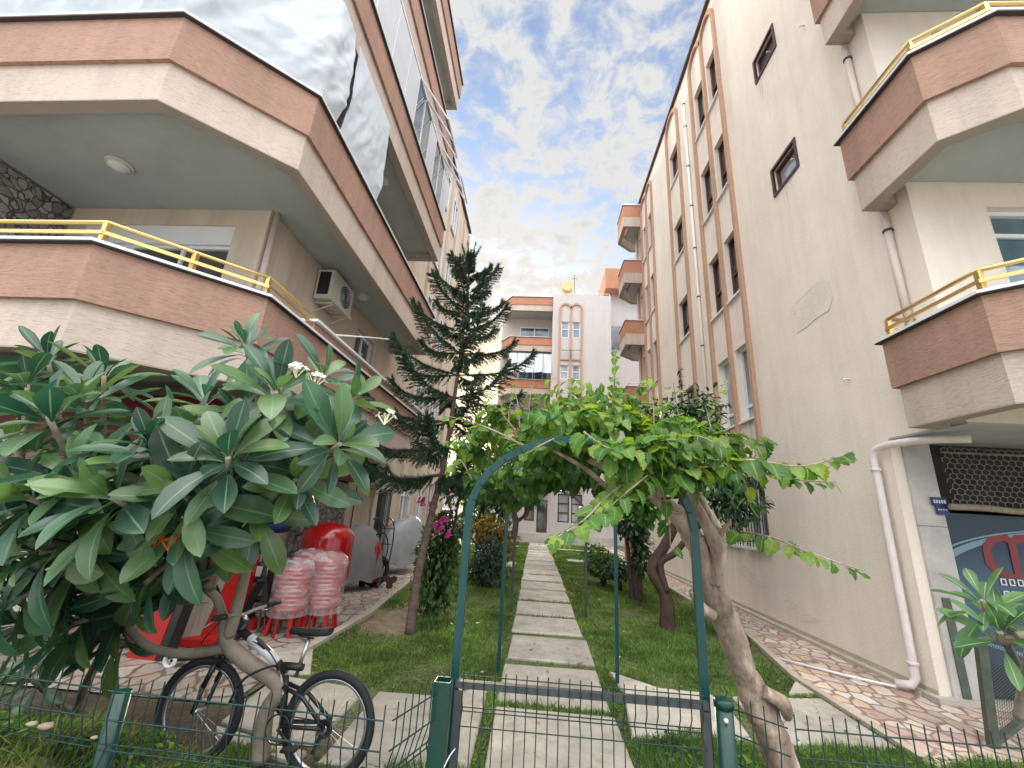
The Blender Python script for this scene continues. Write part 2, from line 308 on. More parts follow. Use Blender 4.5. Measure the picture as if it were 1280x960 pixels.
def window(parent, plane, val, u0, u1, v0, v1, D, fm, gm, mull=(), trans=(), fw=.05, sill=None, sgn=1, grille=None, pdark=True):
    """frame + panes recessed at val+D; sgn = direction into the building"""
    B = (lambda a, b, c, d, e, f: ((min(a, b), c, e), (max(a, b), d, f))) if plane == 'x' else (lambda a, b, c, d, e, f: ((c, min(a, b), e), (d, max(a, b), f)))
    m = MB(); x = val+D; t = .05*sgn
    for (a, b, c, d) in [(u0, u0+fw, v0, v1), (u1-fw, u1, v0, v1), (u0+fw, u1-fw, v0, v0+fw), (u0+fw, u1-fw, v1-fw, v1)]: m.box(*B(x, x-t, a, b, c, d))
    for q in mull: uu = u0+(u1-u0)*q; m.box(*B(x-.004*sgn, x-t*.9, uu-fw/2, uu+fw/2, v0+fw, v1-fw))
    for q in trans: vv = v0+(v1-v0)*q; m.box(*B(x-.006*sgn, x-t*.8, u0+fw, u1-fw, vv-fw/2, vv+fw/2))
    o = m.build('window', fm, parent)
    p = MB().box(*B(x+.002*sgn, x+.02*sgn, u0+.01, u1-.01, v0+.01, v1-.01)); p.build('pane', gm, o)
    if sill: MB().box(*B(val+D, val-.06*sgn, u0-.03, u1+.03, v0-.045, v0-.003)).build('sill', sill, o)
    if grille:
        g = MB(); k = int((u1-u0)/.11)
        for i in range(k+1): uu = u0+.03+(u1-u0-.06)*i/k; g.bar(*[((val-.02*sgn, uu, z) if plane == 'x' else (uu, val-.02*sgn, z)) for z in (v0, v1)], .014)
        for vv in (v0+.1, v1-.1): g.bar(*[((val-.02*sgn, uu, vv) if plane == 'x' else (uu, val-.02*sgn, vv)) for uu in (u0, u1)], .016)
        g.build('window_grille', grille, o)
    return o
def tubes_to(name, pts, r, mat, parent, n=8, nn=6):
    return MB().tube(smooth_path(pts, nn), lerp_r(r, nn) if isinstance(r, list) else r, n).build(name, mat, parent, fix=False)
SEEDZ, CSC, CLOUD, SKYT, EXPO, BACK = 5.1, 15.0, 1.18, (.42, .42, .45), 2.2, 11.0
# ================================================================== SETTING
def struct(o): return tag(o, kind='structure')
struct(MB().quad([(-90, -20, -.012), (90, -20, -.012), (90, 160, -.012), (-90, 160, -.012)]).build('ground', M['lawnb'], fix=False))
struct(MB().quad([(-60, -18, -.006), (60, -18, -.006), (60, 1.2, -.006), (-60, 1.2, -.006)]).build('street', M['conc'], fix=False))
lawn = MB(); k = 0
lawn.quad([(-3.2, 3.0, .0), (4.1, 3.0, .0), (4.1, 24, .0), (-3.2, 24, .0)])
struct(lawn.build('lawn', M['lawnb'], fix=False))
struct(MB().quad([(-2.6, 1.0, .004), (-.9, 1.0, .004), (-1.15, 3.2, .004), (-1.3, 3.5, .004), (-2.2, 3.75, .004), (-4, 3.75, .004), (-4, 1.0, .004)]).build('soil_bed', M['soil'], fix=False))
pl = [(-12, 3.72), (-2.35, 3.78), (-2.45, 4.9), (-2.40, 6.8), (-2.68, 10), (-3.0, 13.9), (-3.3, 20), (-3.9, 24), (-12, 24)]
struct(MB().quad([(*p, .012) for p in pl]).build('paved_walk', M['paveL'], fix=False))
kb = MB(); strip(kb, [(-2.45, 4.9), (-2.40, 6.8), (-2.68, 10), (-3.0, 13.9), (-3.3, 20)], -.02, .05, .06, .04); struct(kb.build('kerb', M['kerb']))
pr = [(2.96, 2.6), (9, 2.6), (9, 5.2), (4.15, 5.2), (4.15, 24), (3.75, 24), (3.5, 17), (3.3, 7.3), (2.96, 5.55)]
struct(MB().quad([(*p, .012) for p in pr]).build('paved_walk', M['paveR'], fix=False))
kb = MB(); strip(kb, [(2.93, 3.9), (2.93, 5.5), (3.27, 7.3), (3.46, 17), (3.7, 24)], -.02, .05, .03, .05); struct(kb.build('kerb', M['kerb']))
kb = MB().box((4.04, 5.3, 0), (4.147, 24, .05)); struct(kb.build('kerb', M['kerb']))
slabs = [[(-2.9, 5.0), (-2.5, 4.4), (-2.06, 4.5), (-2.42, 5.25)], [(-2.3, 4.36), (-2.2, 3.5), (-1.42, 3.3), (-1.42, 4.23)],
         [(-1.30, 4.22), (-1.3, 3.15), (-.35, 3.1), (-.37, 4.58), (-.72, 4.24)], [(-2.2, 3.44), (-2.1, 3.32), (-1.42, 3.1), (-1.42, 3.24)],
         [(.85, 5.22), (.89, 4.6), (.79, 3.85), (1.25, 3.9), (1.74, 4.0), (1.82, 4.62), (1.74, 4.84), (1.28, 4.86)],
         [(1.95, 4.83), (1.9, 3.98), (2.46, 4.03), (2.86, 4.05), (2.86, 4.98), (2.55, 4.92)], [(2.58, 5.02), (2.86, 5.08), (2.86, 5.4)],
         [(-3.1, 20.4), (-.6, 20.5), (-.6, 21.1), (-3.1, 21.0)], [(.9, 20.4), (3.6, 20.5), (3.6, 21.1), (.9, 21.0)],
         [(1.2, 16.0), (3.4, 16.0), (3.4, 16.6), (1.2, 16.6)], [(-1.0, 13.2), (-.55, 13.2), (-.55, 14.6), (-1.0, 14.6)]]
yy = [(3.10, 4.15), (4.28, 5.20), (5.38, 6.30), (6.52, 7.40), (7.60, 8.54), (8.80, 9.80)]; y = 9.98
while y < 23: yy.append((y, y+.92)); y += 1.08
for a, b in yy:
    j = lambda: random.uniform(-.02, .02)
    slabs.append([(-.25+j(), a+j()), (.72+j(), a+j()), (.72+j(), b+j()), (-.25+j(), b+j())])
sl = MB()
for s in slabs:
    h = random.uniform(.022, .034); c = (sum(p[0] for p in s)/len(s), sum(p[1] for p in s)/len(s))
    inner = [(p[0]+(c[0]-p[0])*.025, p[1]+(c[1]-p[1])*.025) for p in s]; n = len(s)
    sl.quad([(*p, h) for p in inner])
    for i in range(n): q = (i+1) % n; sl.quad([(*s[i], h-.014), (*s[q], h-.014), (*inner[q], h), (*inner[i], h)]); sl.quad([(*s[i], -.03), (*s[q], -.03), (*s[q], h-.014), (*s[i], h-.014)])
sm_ = M['conc'].copy(); sm_.name = 'stepping_slab_concrete'; q_ = sm_.node_tree; pb = q_.nodes['Principled BSDF']; src = pb.inputs['Base Color'].links[0].from_socket
ge_ = q_.nodes.new('ShaderNodeNewGeometry'); rr_ = ramp(q_, ge_.outputs['Random Per Island'], [(0, .80), (1, 1.08)]); mm_ = N(q_, 'ShaderNodeMixRGB', blend_type='MULTIPLY'); mm_.inputs[0].default_value = 1
q_.links.new(src, mm_.inputs[1]); q_.links.new(rr_, mm_.inputs[2]); q_.links.new(mm_.outputs[0], pb.inputs['Base Color'])
struct(sl.build('stepping_path', sm_, fix=False))
def bank(x, yq): return .60*max(0, min(1, (-1.52-x)/.40))**.8*max(0, 1-abs(yq-1.95)/.95)**.6
bs = [(-1.95+.48*(1+.25*math.sin(3*a)+.15*math.sin(7*a))*math.cos(a), 6.95+1.15*(1+.15*math.sin(5*a))*math.sin(a), .003) for a in [2*math.pi*i/40 for i in range(40)]]
struct(MB().quad(bs).build('bare_soil', surf('dry_bare_soil', (.21, .165, .11), .95, .35, 6, .7, 25, stain=(.10, .12, .04), stain_s=6), fix=False))
# weed bank behind the fence on the left
nx, ny = 26, 18; v = []; f = []
for j in range(ny+1):
    for i in range(nx+1):
        x = -5.2+3.9*i/nx; yq = .9+2.3*j/ny
        h = bank(x, yq)
        v.append((x, yq, h+.03*math.sin(x*9)*math.sin(yq*11)-.03))
for j in range(ny):
    for i in range(nx): a = j*(nx+1)+i; f.append((a, a+1, a+nx+2, a+nx+1))
struct(fast('grass_bank', v, f, M['lawnb'], smooth=True))
# ---------- grass
def inpoly(x, y, poly):
    r = np.zeros(len(x), bool); n = len(poly)
    for i in range(n):
        x1, y1 = poly[i]; x2, y2 = poly[(i+1) % n]
        c = ((y1 > y) != (y2 > y))&(x < (x2-x1)*(y-y1)/(y2-y1+1e-12)+x1); r ^= c
    return r
def blades(x, y, z, hgt, w, lean=.5):
    n = len(x); a = np.random.rand(n)*6.283; h = hgt*(.5+np.random.rand(n)); la = np.random.rand(n)*6.283; le = h*lean*np.random.rand(n)
    V = np.zeros((n, 3, 3)); dx = np.cos(a)*w/2; dy = np.sin(a)*w/2
    V[:, 0] = np.stack([x-dx, y-dy, z], 1); V[:, 1] = np.stack([x+dx, y+dy, z], 1); V[:, 2] = np.stack([x+np.cos(la)*le, y+np.sin(la)*le, z+h], 1)
    return V.reshape(-1, 3), np.arange(n*3).reshape(-1, 3)
def nz(x, y): return (np.sin(x*2.3+1)*np.sin(y*1.7+.5)+np.sin(x*5.1+y*3.3)*.5+np.sin(x*11-y*7)*.3)
LW = [(-1.25, 2.9), (2.9, 2.9), (2.9, 5.3), (3.2, 7.3), (3.42, 17), (3.6, 23.8), (-3.2, 23.8), (-2.9, 13.9), (-2.6, 10), (-2.33, 6.8), (-2.4, 5.0), (-1.9, 4.4), (-1.3, 4.3)]
n = 420000; x = np.random.uniform(-3.3, 3.7, n); y = 2.9+np.random.rand(n)**1.7*21
ok = inpoly(x, y, LW)
for s in slabs: ok &= ~inpoly(x, y, [(p[0], p[1]) for p in s])
bare = (np.exp(-((x+1.95+.12*np.sin(y*4))/.42)**4-((y-6.9)/1.2)**4) > np.random.rand(n)*.95)|(np.exp(-((x+1.6)/.45)**2-((y-6.1)/.3)**2) > np.random.rand(n))
ok &= ~((x > -.27)&(x < .74)&(y > 5.0)&(np.random.rand(n) < .85))
ok &= ~bare&(nz(x, y) > np.random.rand(n)*1.9-1.45)
x, y = x[ok], y[ok]; V, Fa = blades(x, y, np.zeros(len(x)), .030*(1+.35*nz(x, y))*(1+y*.02), .009+.0012*y, 1.2)
tag(fast('grass', V, Fa, M['grass']), 'short green lawn grass growing either side of the slab path', 'grass', kind='stuff')
# clover tufts along slab joints and front strip, weeds on the bank
n = 60000; x = np.random.uniform(.8, 4.2, n); y = np.random.uniform(2.2, 4.0, n); ok = y < 3.88+.1*np.sin(x*6); x, y = x[ok], y[ok]
V, Fa = blades(x, y, np.zeros(len(x)), .07, .010, 1.0)
n2 = 26000; x2 = np.random.uniform(-1.9, -.3, n2); y2 = np.random.uniform(2.0, 3.22, n2); ok = nz(x2*2, y2*2) > -.1; x2, y2 = x2[ok], y2[ok]
V2, F2 = blades(x2, y2, np.zeros(len(x2)), .06, .010, 1.0)
tag(fast('ground_cover', np.vstack([V, V2]), np.vstack([Fa, F2+len(V)]), M['grass']), 'low leafy ground cover growing just behind the wire fence', 'ground cover', kind='stuff')
n = 42000; x = np.random.uniform(-4.9, -1.5, n); y = np.random.uniform(1.25, 2.9, n); z = np.array([bank(a, b) for a, b in zip(x, y)]); ok = z > .06; x, y, z = x[ok], y[ok], z[ok]-.03
V, Fa = blades(x, y, z, .055*(1.0+.6*nz(x*2.5, y*2)), .007, 1.6)
tag(fast('weeds', V, Fa, M['weed']), 'yellowing tangled weeds on the bank at the lower left corner', 'weeds', kind='stuff')

# ================================================================== RIGHT BUILDING
WX = 4.15; TOP = 15.1
RB = empty('apartment_building', (6, 10, 0), 'tall cream apartment building on the right with salmon strips and arches', 'building')
winA = [(3.60, 5.16), (6.33, 7.87), (9.11, 10.65), (11.90, 13.45)]; winC = [(3.95, 5.18), (6.69, 7.94), (9.43, 10.68), (12.29, 13.53)]
H = []; W = []
for (a, b) in ((8.10, 8.70), (8.93, 9.60)):
    for i, (c, d) in enumerate(winA): H.append((a, b, c, d)); W.append((a, b, c, d, 'white' if i == 0 else 'brown', 'curt' if i == 0 else 'glass', (.0,), (.2,) if i == 0 else (.42,)))
for (c, d) in winC: H.append((11.02, 11.92, c, d)); W.append((11.02, 11.92, c, d, 'brown', 'glass', (.5,), (.35,)))
for (a, b) in ((14.25, 14.85), (15.07, 15.67), (15.88, 16.45)):
    for (c, d) in winA: H.append((a, b, c, d)); W.append((a, b, c, d, 'brown', 'glass', (), (.4,)))
for h in ((5.96, 6.62, 10.23, 10.73), (5.90, 6.56, 7.40, 7.90)): H.append(h)
GW = [(8.12, 8.95, 1.20, 2.50), (9.08, 9.88, 1.20, 2.50)]; H += GW
w = MB(); holes_wall(w, 'x', WX, 5.2, 17.14, 0, 2.68, [h for h in H if h[2] < 2.6], .16, 1); holes_wall(w, 'x', WX, 4.24, 17.14, 2.68, TOP, [h for h in H if h[2] > 2.6], .16, 1)
w.box((WX+.30, 5.4, .1), (11, 17.0, TOP-.1))            # core behind the openings
w.quad([(4.15, 17.14, 0), (11, 17.14, 0), (11, 17.14, TOP), (4.15, 17.14, TOP)])
# front walls facing the street
holes_wall(w, 'y', 4.24, 4.15, 11, 2.68, TOP, [(4.95, 6.2, z+.55, z+2.1) for z in (3.1, 5.9, 8.7, 11.5)], .16, 1)
w.quad([(4.15, 5.2, 0), (4.27, 5.2, 0), (4.27, 5.2, 2.68), (4.15, 5.2, 2.68)]); w.box((4.27, 5.4, 0), (11, 5.5, 2.67)); w.quad([(4.15, 4.24, TOP), (11, 4.24, TOP), (11, 17.14, TOP), (4.15, 17.14, TOP)])
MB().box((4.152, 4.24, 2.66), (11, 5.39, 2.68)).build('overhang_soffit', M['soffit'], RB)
# patched render
rbw = w.build('wall', M['wall'], RB)
for (a, b, c, d, fm, gm, mu, tr) in W: window(RB, 'x', WX, a, b, c, d, .15, M[fm], M[gm], tuple(q for q in mu if q), tr, .055, M['marble'])
for h in ((5.96, 6.62, 10.23, 10.73), (5.90, 6.56, 7.40, 7.90)):
    window(RB, 'x', WX, *h, .10, M['brown'], M['curt'], (), (), .05)
    m = MB(); a, b, c, d = h
    for q in ((a-.05, a, c-.05, d+.05), (b, b+.05, c-.05, d+.05), (a, b, c-.05, c), (a, b, d, d+.05)): m.box((WX-.025, q[0], q[2]), (WX+.02, q[1], q[3]))
    m.build('window_surround', M['brown'], RB)
for g in GW: window(RB, 'x', WX, *g, .13, M['white'], M['curt'], (.5,), (), .05, M['marble'], grille=M['black'])
for i, z in enumerate((3.1, 5.9, 8.7, 11.5)): window(RB, 'y', 4.24, 4.95, 6.2, z+.55, z+2.1, .14, M['white'], M['teal'], (.5,), (.8,), .05)
def pilaster(y, z0, z1, wd=.10): MB().box((WX-.075, y-wd/2, z0), (WX+.01, y+wd/2, z1)).build('pilaster', M['pil'], RB)
def archtop(ya, yb, z):
    m = MB(); n = 14; r = (yb-ya)/2; c = (ya+yb)/2; w_ = .10
    for i in range(n):
        a0, a1 = math.pi*i/n, math.pi*(i+1)/n; q = []
        for rr in (r-w_/2, r+w_/2):
            for a in (a0, a1): q.append((c+rr*math.cos(a), z+rr*math.sin(a)*.9))
        for X in (WX-.078,): m.quad([(X, *q[0]), (X, *q[2]), (X, *q[3]), (X, *q[1])])
        m.quad([(WX-.078, *q[0]), (WX-.078, *q[1]), (WX, *q[1]), (WX, *q[0])]); m.quad([(WX-.078, *q[2]), (WX-.078, *q[3]), (WX, *q[3]), (WX, *q[2])])
    m.build('arch_moulding', M['pil'], RB)
for ys in ((8.01, 8.82, 9.72), (10.93, 12.06), (14.12, 14.96, 15.77, 16.56)):
    for q in ys: pilaster(q, 2.9, 14.45)
    for a, b in zip(ys, ys[1:]): archtop(a, b, 14.45)
m = MB().box((WX-.09, 4.1, TOP), (WX+.35, 17.25, TOP+.07)); m.build('roof_coping', M['brown'], RB)
for (pts_, mt_) in (([(9.6, .78), (9.1, .84), (8.7, .62), (8.3, .60), (8.5, .50), (9.2, .58)], 'patchm'), ([(7.9, .42), (7.5, .46), (7.0, .30), (7.4, .28)], 'patchm')):
    pm_ = MB(); k_ = [q_+Vector((0, random.uniform(-.04, .04), random.uniform(-.04, .04))) for q_ in smooth_path([(WX-.004, a_, b_) for a_, b_ in pts_]+[(WX-.004, *pts_[0])], 3)[:-1]]; pm_.quad(k_); pm_.build('plaster_patch', M[mt_], RB, fix=False)
def WP(px, py):
    d_ = RW@np.array([px-640., py-480., F]); t_ = (WX-.005)/d_[0]; return Vector(EYE+d_*t_)
sq_ = [WP(*q_) for q_ in ((990, 384), (1012, 362), (1028, 349), (1037, 352), (1041, 372), (1036, 388), (1020, 398), (1008, 409), (997, 416), (993, 402))]
pm_ = MB(); pm_.quad(sq_); pm_.tube(sq_+sq_[:1], .003, 4); pm_.build('plaster_patch', M['patchm'], RB, fix=False)
st_ = MB()
for (a_, b_, c_, d_) in H:
    for k_ in range(3):
        y_ = random.uniform(a_-.02, b_+.02); l_ = random.uniform(.15, .8); w_k = random.uniform(.008, .03); z_ = c_-.05; st_.quad([(WX-.003, y_-w_k, z_), (WX-.003, y_+w_k, z_), (WX-.003, y_+w_k*.2, z_-l_), (WX-.003, y_-w_k*.1, z_-l_*.9)])
st_.build('wall_stains', surf('rain_stain', (.62, .56, .475), .95, .1, 5), RB, fix=False)
MB().box((WX-.012, 5.2, .0), (WX-.002, 17.1, .10)).build('damp_skirting', M['kerb'], RB)
for (y_, z_) in ((5.62, 3.55), (5.92, 7.55), (6.1, 10.3), (5.2, 9.6)): MB().tube([(WX, y_, z_), (WX-.07, y_, z_), (WX-.08, y_, z_-.03)], .012, 6).build('pipe_stub', M['plate'], RB)
# balcony maker shared by both buildings
def balcony(parent, line, lip, bot, slabpoly, rail=True, mats=('orange', 'cream'), mid=None, th=.18, capm='marble', raise_from=None, soff='soffit', closed_in=None):
    mid = mid or bot+.49*(lip-bot)/1.09
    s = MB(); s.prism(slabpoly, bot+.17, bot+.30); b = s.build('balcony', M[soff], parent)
    o = MB(); strip(o, line, mid, lip, 0, th); o.build('parapet', M[mats[0]], b)
    c = MB(); strip(c, line, bot, mid, -.045, th); c.build('fascia', M[mats[1]], b)
    u = MB(); strip(u, line, bot-.012, bot-.001, -.046, th+.012); u.build('beam_soffit', M['trimg'], b)
    if capm:
        k = MB(); strip(k, line, lip+.012, lip+.04, .055, th+.03); k.build('coping', M[capm], b)
        k = MB(); strip(k, line, lip, lip+.011, .045, th+.02); k.build('lip_shade_strip', M['dark'], b)  # dark strip paints the shade line under the coping lip
    if rail:
        r = MB(); cl = offset(line, -.06); z = lip+.27
        r.tube([(*p, z) for p in cl], .021, 8); r2 = offset(line, -.035)
        for p, q in zip(r2, r2[1:]): r.bar((*p, lip+.155), (*q, lip+.155), .014, .035)
        for i, p in enumerate(cl):
            r.bar((*p, lip+.04), (*p, z-.01), .045, .045)
            if i < len(cl)-1:
                q = cl[i+1]; d = math.hypot(q[0]-p[0], q[1]-p[1]); k = int(d/1.25)
                for j in range(1, k+1): t = j/(k+1); pp = (p[0]+(q[0]-p[0])*t, p[1]+(q[1]-p[1])*t); r.bar((*pp, lip+.04), (*pp, z-.01), .045, .045)
        r.build('railing', M['gold'], b)
    return b
LIPS = (3.62, 6.45, 9.25, 12.05, 14.85); BOTS = (2.67, 5.36, 8.17, 10.95, 13.72)
lineR = [(4.14, 4.57), (3.79, 4.57), (3.79, 3.48), (4.25, 3.10), (10, 3.12)]
for i in range(5):
    balcony(RB, lineR, LIPS[i], BOTS[i], [(3.95, 4.40), (3.95, 3.56), (4.31, 3.27), (10, 3.27), (10, 4.23), (4.14, 4.23), (4.14, 4.40)], rail=i < 4)
lineF = [(4.149, 15.98), (3.53, 15.98), (3.53, 17.0), (4.1, 17.5), (6, 17.5)]
for i in range(1, 5):
    balcony(RB, lineF, LIPS[i], BOTS[i]+.05, [(4.14, 16.1), (3.68, 16.1), (3.68, 16.95), (4.14, 17.35), (6, 17.35), (6, 17.2), (4.16, 17.2), (4.14, 17.0)], rail=False, mats=('orange_far', 'cream'))
    m = MB(); r2 = offset(lineF[:4], -.06); m.tube([(*p, LIPS[i]+.2) for p in r2], .02, 6)
    for p in r2: m.bar((*p, LIPS[i]+.04), (*p, LIPS[i]+.2), .03)
    m.build('railing', M['silver'], RB)
# shop front under the overhang
MB().box((4.272, 5.17, 0.06), (4.57, 5.40, 1.70)).box((4.272, 5.17, 1.705), (4.57, 5.40, 2.68)).build('clad_pillar', M['clad'], RB)
MB().box((4.06, 5.10, 0.0), (10, 5.40, .06)).build('shop_step', M['conc'], RB)
MB().box((4.34, 5.155, .065), (4.42, 5.168, .98)).build('door_track', M['cagem'], RB)
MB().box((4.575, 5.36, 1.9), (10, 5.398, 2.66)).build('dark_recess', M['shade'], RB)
# poster
po = MB().box((4.575, 5.20, .10), (9.5, 5.23, 1.86)); pm, nt, b = newmat('blue_printed_banner')
co = coords(nt); sx = nt.nodes.new('ShaderNodeSeparateXYZ'); nt.links.new(co, sx.inputs[0])
c = ramp(nt, sx.outputs[2], [(0, (.006, .010, .03)), (.20, (.006, .012, .04)), (.205, (.014, .04, .09)), (.55, (.045, .10, .16)), (.8, (.010, .028, .055))])
mp = N(nt, 'ShaderNodeMath', operation='DIVIDE'); nt.links.new(sx.outputs[2], mp.inputs[0]); mp.inputs[1].default_value = 1.9
nt.links.new(mp.outputs[0], c.node.inputs[0]); nt.links.new(c, b.inputs['Base Color']); b.inputs['Roughness'].default_value = .5
PO = po.build('shop_banner', pm); tag(PO, 'blue printed banner with red outline letters on the shop front under the right balcony', 'banner')
def ribbon(pts, w0, w1, y, mat, name, par):
    m = MB(); L = len(pts)
    for i in range(L-1):
        q = []
        for j in (i, i+1):
            a = pts[max(j-1, 0)]; b_ = pts[min(j+1, L-1)]; dx, dz = b_[0]-a[0], b_[1]-a[1]; l = math.hypot(dx, dz) or 1; w_ = (w0+(w1-w0)*j/(L-1))/2
            q.append(((pts[j][0]-dz/l*w_, y, pts[j][1]+dx/l*w_), (pts[j][0]+dz/l*w_, y, pts[j][1]-dx/l*w_)))
        m.quad([q[0][0], q[0][1], q[1][1], q[1][0]])
    return m.build(name, mat, par, fix=False)
ms = surf('pale_blue_print', (.15, .27, .33), .5, .05); mr = surf('red_print', (.20, .025, .035), .5, .05)
def arc(p0, p1, p2, n=14): return [((1-t)**2*p0[0]+2*t*(1-t)*p1[0]+t*t*p2[0], (1-t)**2*p0[1]+2*t*(1-t)*p1[1]+t*t*p2[1]) for t in [i/n for i in range(n+1)]]
ribbon(arc((4.57, 1.42), (5.1, 1.72), (6.2, 1.73)), .07, .02, 5.196, ms, 'swoosh', PO)
ribbon(arc((4.57, 1.50), (5.1, 1.74), (6.2, 1.76)), .02, .015, 5.192, ms, 'swoosh', PO)
ribbon(arc((4.57, .62), (5.2, .38), (6.5, .36)), .03, .05, 5.196, ms, 'swoosh', PO)
ribbon([(5.02, 1.26), (4.94, 1.36), (4.95, 1.52), (5.05, 1.62), (5.16, 1.64), (5.22, 1.58), (5.28, 1.62), (5.42, 1.63), (5.52, 1.55), (5.48, 1.43), (5.40, 1.37), (5.52, 1.26)], .09, .09, 5.193, mr, 'outline_letter', PO)
ribbon([(5.22, 1.58), (5.20, 1.24), (5.02, 1.26)], .08, .08, 5.190, mr, 'outline_letter', PO)
tx = MB()
for r in range(2):
    for i in range(9):
        x0 = 5.0+i*.085; z0 = 1.14-r*.12
        tx.box((x0, 5.188, z0), (x0+.06, 5.192, z0+.012)); tx.box((x0, 5.188, z0+.055), (x0+.06, 5.192, z0+.067)); tx.box((x0, 5.1885, z0), (x0+.014, 5.1915, z0+.067)); tx.box((x0+.046, 5.1885, z0+.02*(i % 2)), (x0+.06, 5.1915, z0+.067))
tx.build('lettering', M['plate'], PO)
pq = MB().box((4.44, 5.14, 1.93), (4.60, 5.155, 2.02)).box((4.47, 5.142, 1.83), (4.60, 5.153, 1.93)); pq = tag(pq.build('number_plaque', M['navy']), 'small navy blue enamel plaque on the marble pillar beside the wire netting', 'plaque')
t = MB()
for i in range(5): t.box((4.455+i*.027, 5.136, 1.955), (4.472+i*.027, 5.139, 1.99))
for i in range(4): t.box((4.485+i*.026, 5.136, 1.88), (4.50+i*.026, 5.139, 1.895))
t.build('plaque_lettering', M['plate'], pq)
# chicken wire screen
nt_ = empty('wire_screen', (5.6, 5.1, 1.9), 'rusty hexagonal wire netting stretched above the blue banner', 'netting')
g = MB(); s = .045
for r in range(12):
    for cidx in range(60):
        x0 = 4.62+cidx*s*1.73+(r % 2)*s*.865; z0 = 1.97+r*s*1.5*.85; jx, jz = random.uniform(-.008, .008), random.uniform(-.006, .006)
        a = (x0+jx, 5.10, z0+jz+s*.5); b_ = (x0+s*.865, 5.10, z0+jz+s*.9); c_ = (x0+s*1.73, 5.10, z0+s*.5); d_ = (x0, 5.10, z0-s*.35)
        if z0 < 2.6:
            g.bar(a, b_, .0045, .006); g.bar(b_, c_, .0045, .006); g.bar(a, d_, .0045, .006)
g.build('netting', M['net'], nt_)
pts = [(4.58+i*.35, 5.09+.01*math.sin(i), 1.92+.01*math.sin(i*2.3)) for i in range(16)]; MB().tube(smooth_path(pts, 3), .035, 8).build('rolled_edge', M['wood'], nt_)
MB().tube([(4.6, 5.07, 2.52), (10, 5.07, 2.55)], .012, 6).build('support_wire', M['net'], nt_)
# drain pipes
def pipe(name, pts, r, mat, label, clips=(), clipm='gatem'):
    root = empty(name, tuple(pts[-1]), label, 'drainpipe', 'drainpipes on the building walls')
    MB().tube(pts, r, 12).build('pipe', M[mat], root)
    for (x, y, z) in clips: MB().lathe(x, y, [(r+.006, z), (r+.012, z+.005), (r+.012, z+.03), (r+.006, z+.035)], 12).build('pipe_clip', M[clipm], root)
    return root
px = 4.06; py = 5.34
pts = smooth_path([(4.45, 4.55, 2.58), (4.2, 4.85, 2.60), (4.08, 5.22, 2.58), (4.055, py, 2.48), (4.055, py, 2.2)], 5)+[(4.055, py, .5), (4.055, py, .16), (4.02, py+.02, .09), (3.92, py+.1, .07)]
pipe('drainpipe', pts, .042, 'wpipe', 'white drainpipe with an elbow below the lowest right balcony, running down to the pink paving', [(4.055, py, .28), (4.055, py, 2.3)], 'wpipe')
for lo, hi, lab in ((3.5, 5.34, 'between the two lower'), (6.2, 8.15, 'between the second and third'), (9.0, 10.9, 'between the third and fourth')):
    pipe('drainpipe', [(4.095, 4.53, hi), (4.095, 4.53, lo)], .04, 'pipe', 'short cream drainpipe at the wall corner '+lab+' right balconies', [(4.095, 4.53, hi-.28)])
pipe('drainpipe', [(4.10, 10.25, 14.2), (4.10, 10.25, .1)], .034, 'wall', 'tall pale drainpipe between the paired and single window columns of the long cream wall', [(4.10, 10.25, z) for z in (1.6, 3.0, 4.4, 5.9, 7.3, 8.8, 10.2, 11.6, 13.1, 14)])
tag(MB().tube([(3.9, 5.42, .045), (3.55, 5.7, .04), (3.05, 6.2, .035)], .012, 6).build('water_hose', M['white']), 'thin white hose lying on the paving from the drainpipe foot', 'hose')

# ================================================================== LEFT BUILDING
LB = empty('apartment_building', (-7, 10, 0), 'beige apartment building on the left with wide terracotta balconies and gold rails', 'building')
LX = -3.96
w = MB()
wl = [(6.95-.9, 7.95-.9, 2.75, 2.76)]
Hs = []
for i in range(5):
    z = BOTS[i]+.3
    if i < 4: Hs.append((8.1, 9.1, z+1.05, z+2.2))
Hs += [(10.75, 11.75, 0.55, 1.95), (12.45, 13.9, .1, 2.45), (14.4, 15.2, .1, 2.45), (15.6, 16.6, .1, 2.4)]
holes_wall(w, 'x', LX, 8.9, 10.2, 0, 2.68, [], .1, -1)
holes_wall(w, 'x', LX, 10.2, 18.2, 0, TOP, [h for h in Hs if h[0] > 10], .14, -1)
holes_wall(w, 'x', LX, 4.87, 10.2, 2.68, TOP, [h for h in Hs if h[0] < 10], .14, -1)
fr = [(-6.75, -4.43, BOTS[i]+.3+.75, BOTS[i]+.3+2.3) for i in range(4)]+[(-9.2, -7.6, BOTS[i]+1.1, BOTS[i]+2.6) for i in range(4)]
holes_wall(w, 'y', 4.87, -12, LX, 2.68, TOP, fr[:4], .14, 1)
w.quad([(LX, 18.2, 0), (-12, 18.2, 0), (-12, 18.2, TOP), (LX, 18.2, TOP)]); w.quad([(LX, 4.87, TOP), (-12, 4.87, TOP), (-12, 18.2, TOP), (LX, 18.2, TOP)])
w.quad([(LX, 4.87, 2.68), (-12, 4.87, 2.68), (-12, 9, 2.68), (LX, 9, 2.68)])
w.box((-12, 5.3, .1), (LX-.35, 18, TOP-.1)); w.box((-12, 9.0, 0), (LX-.01, 9.3, 2.6))
w.build('wall', M['wallL'], LB)
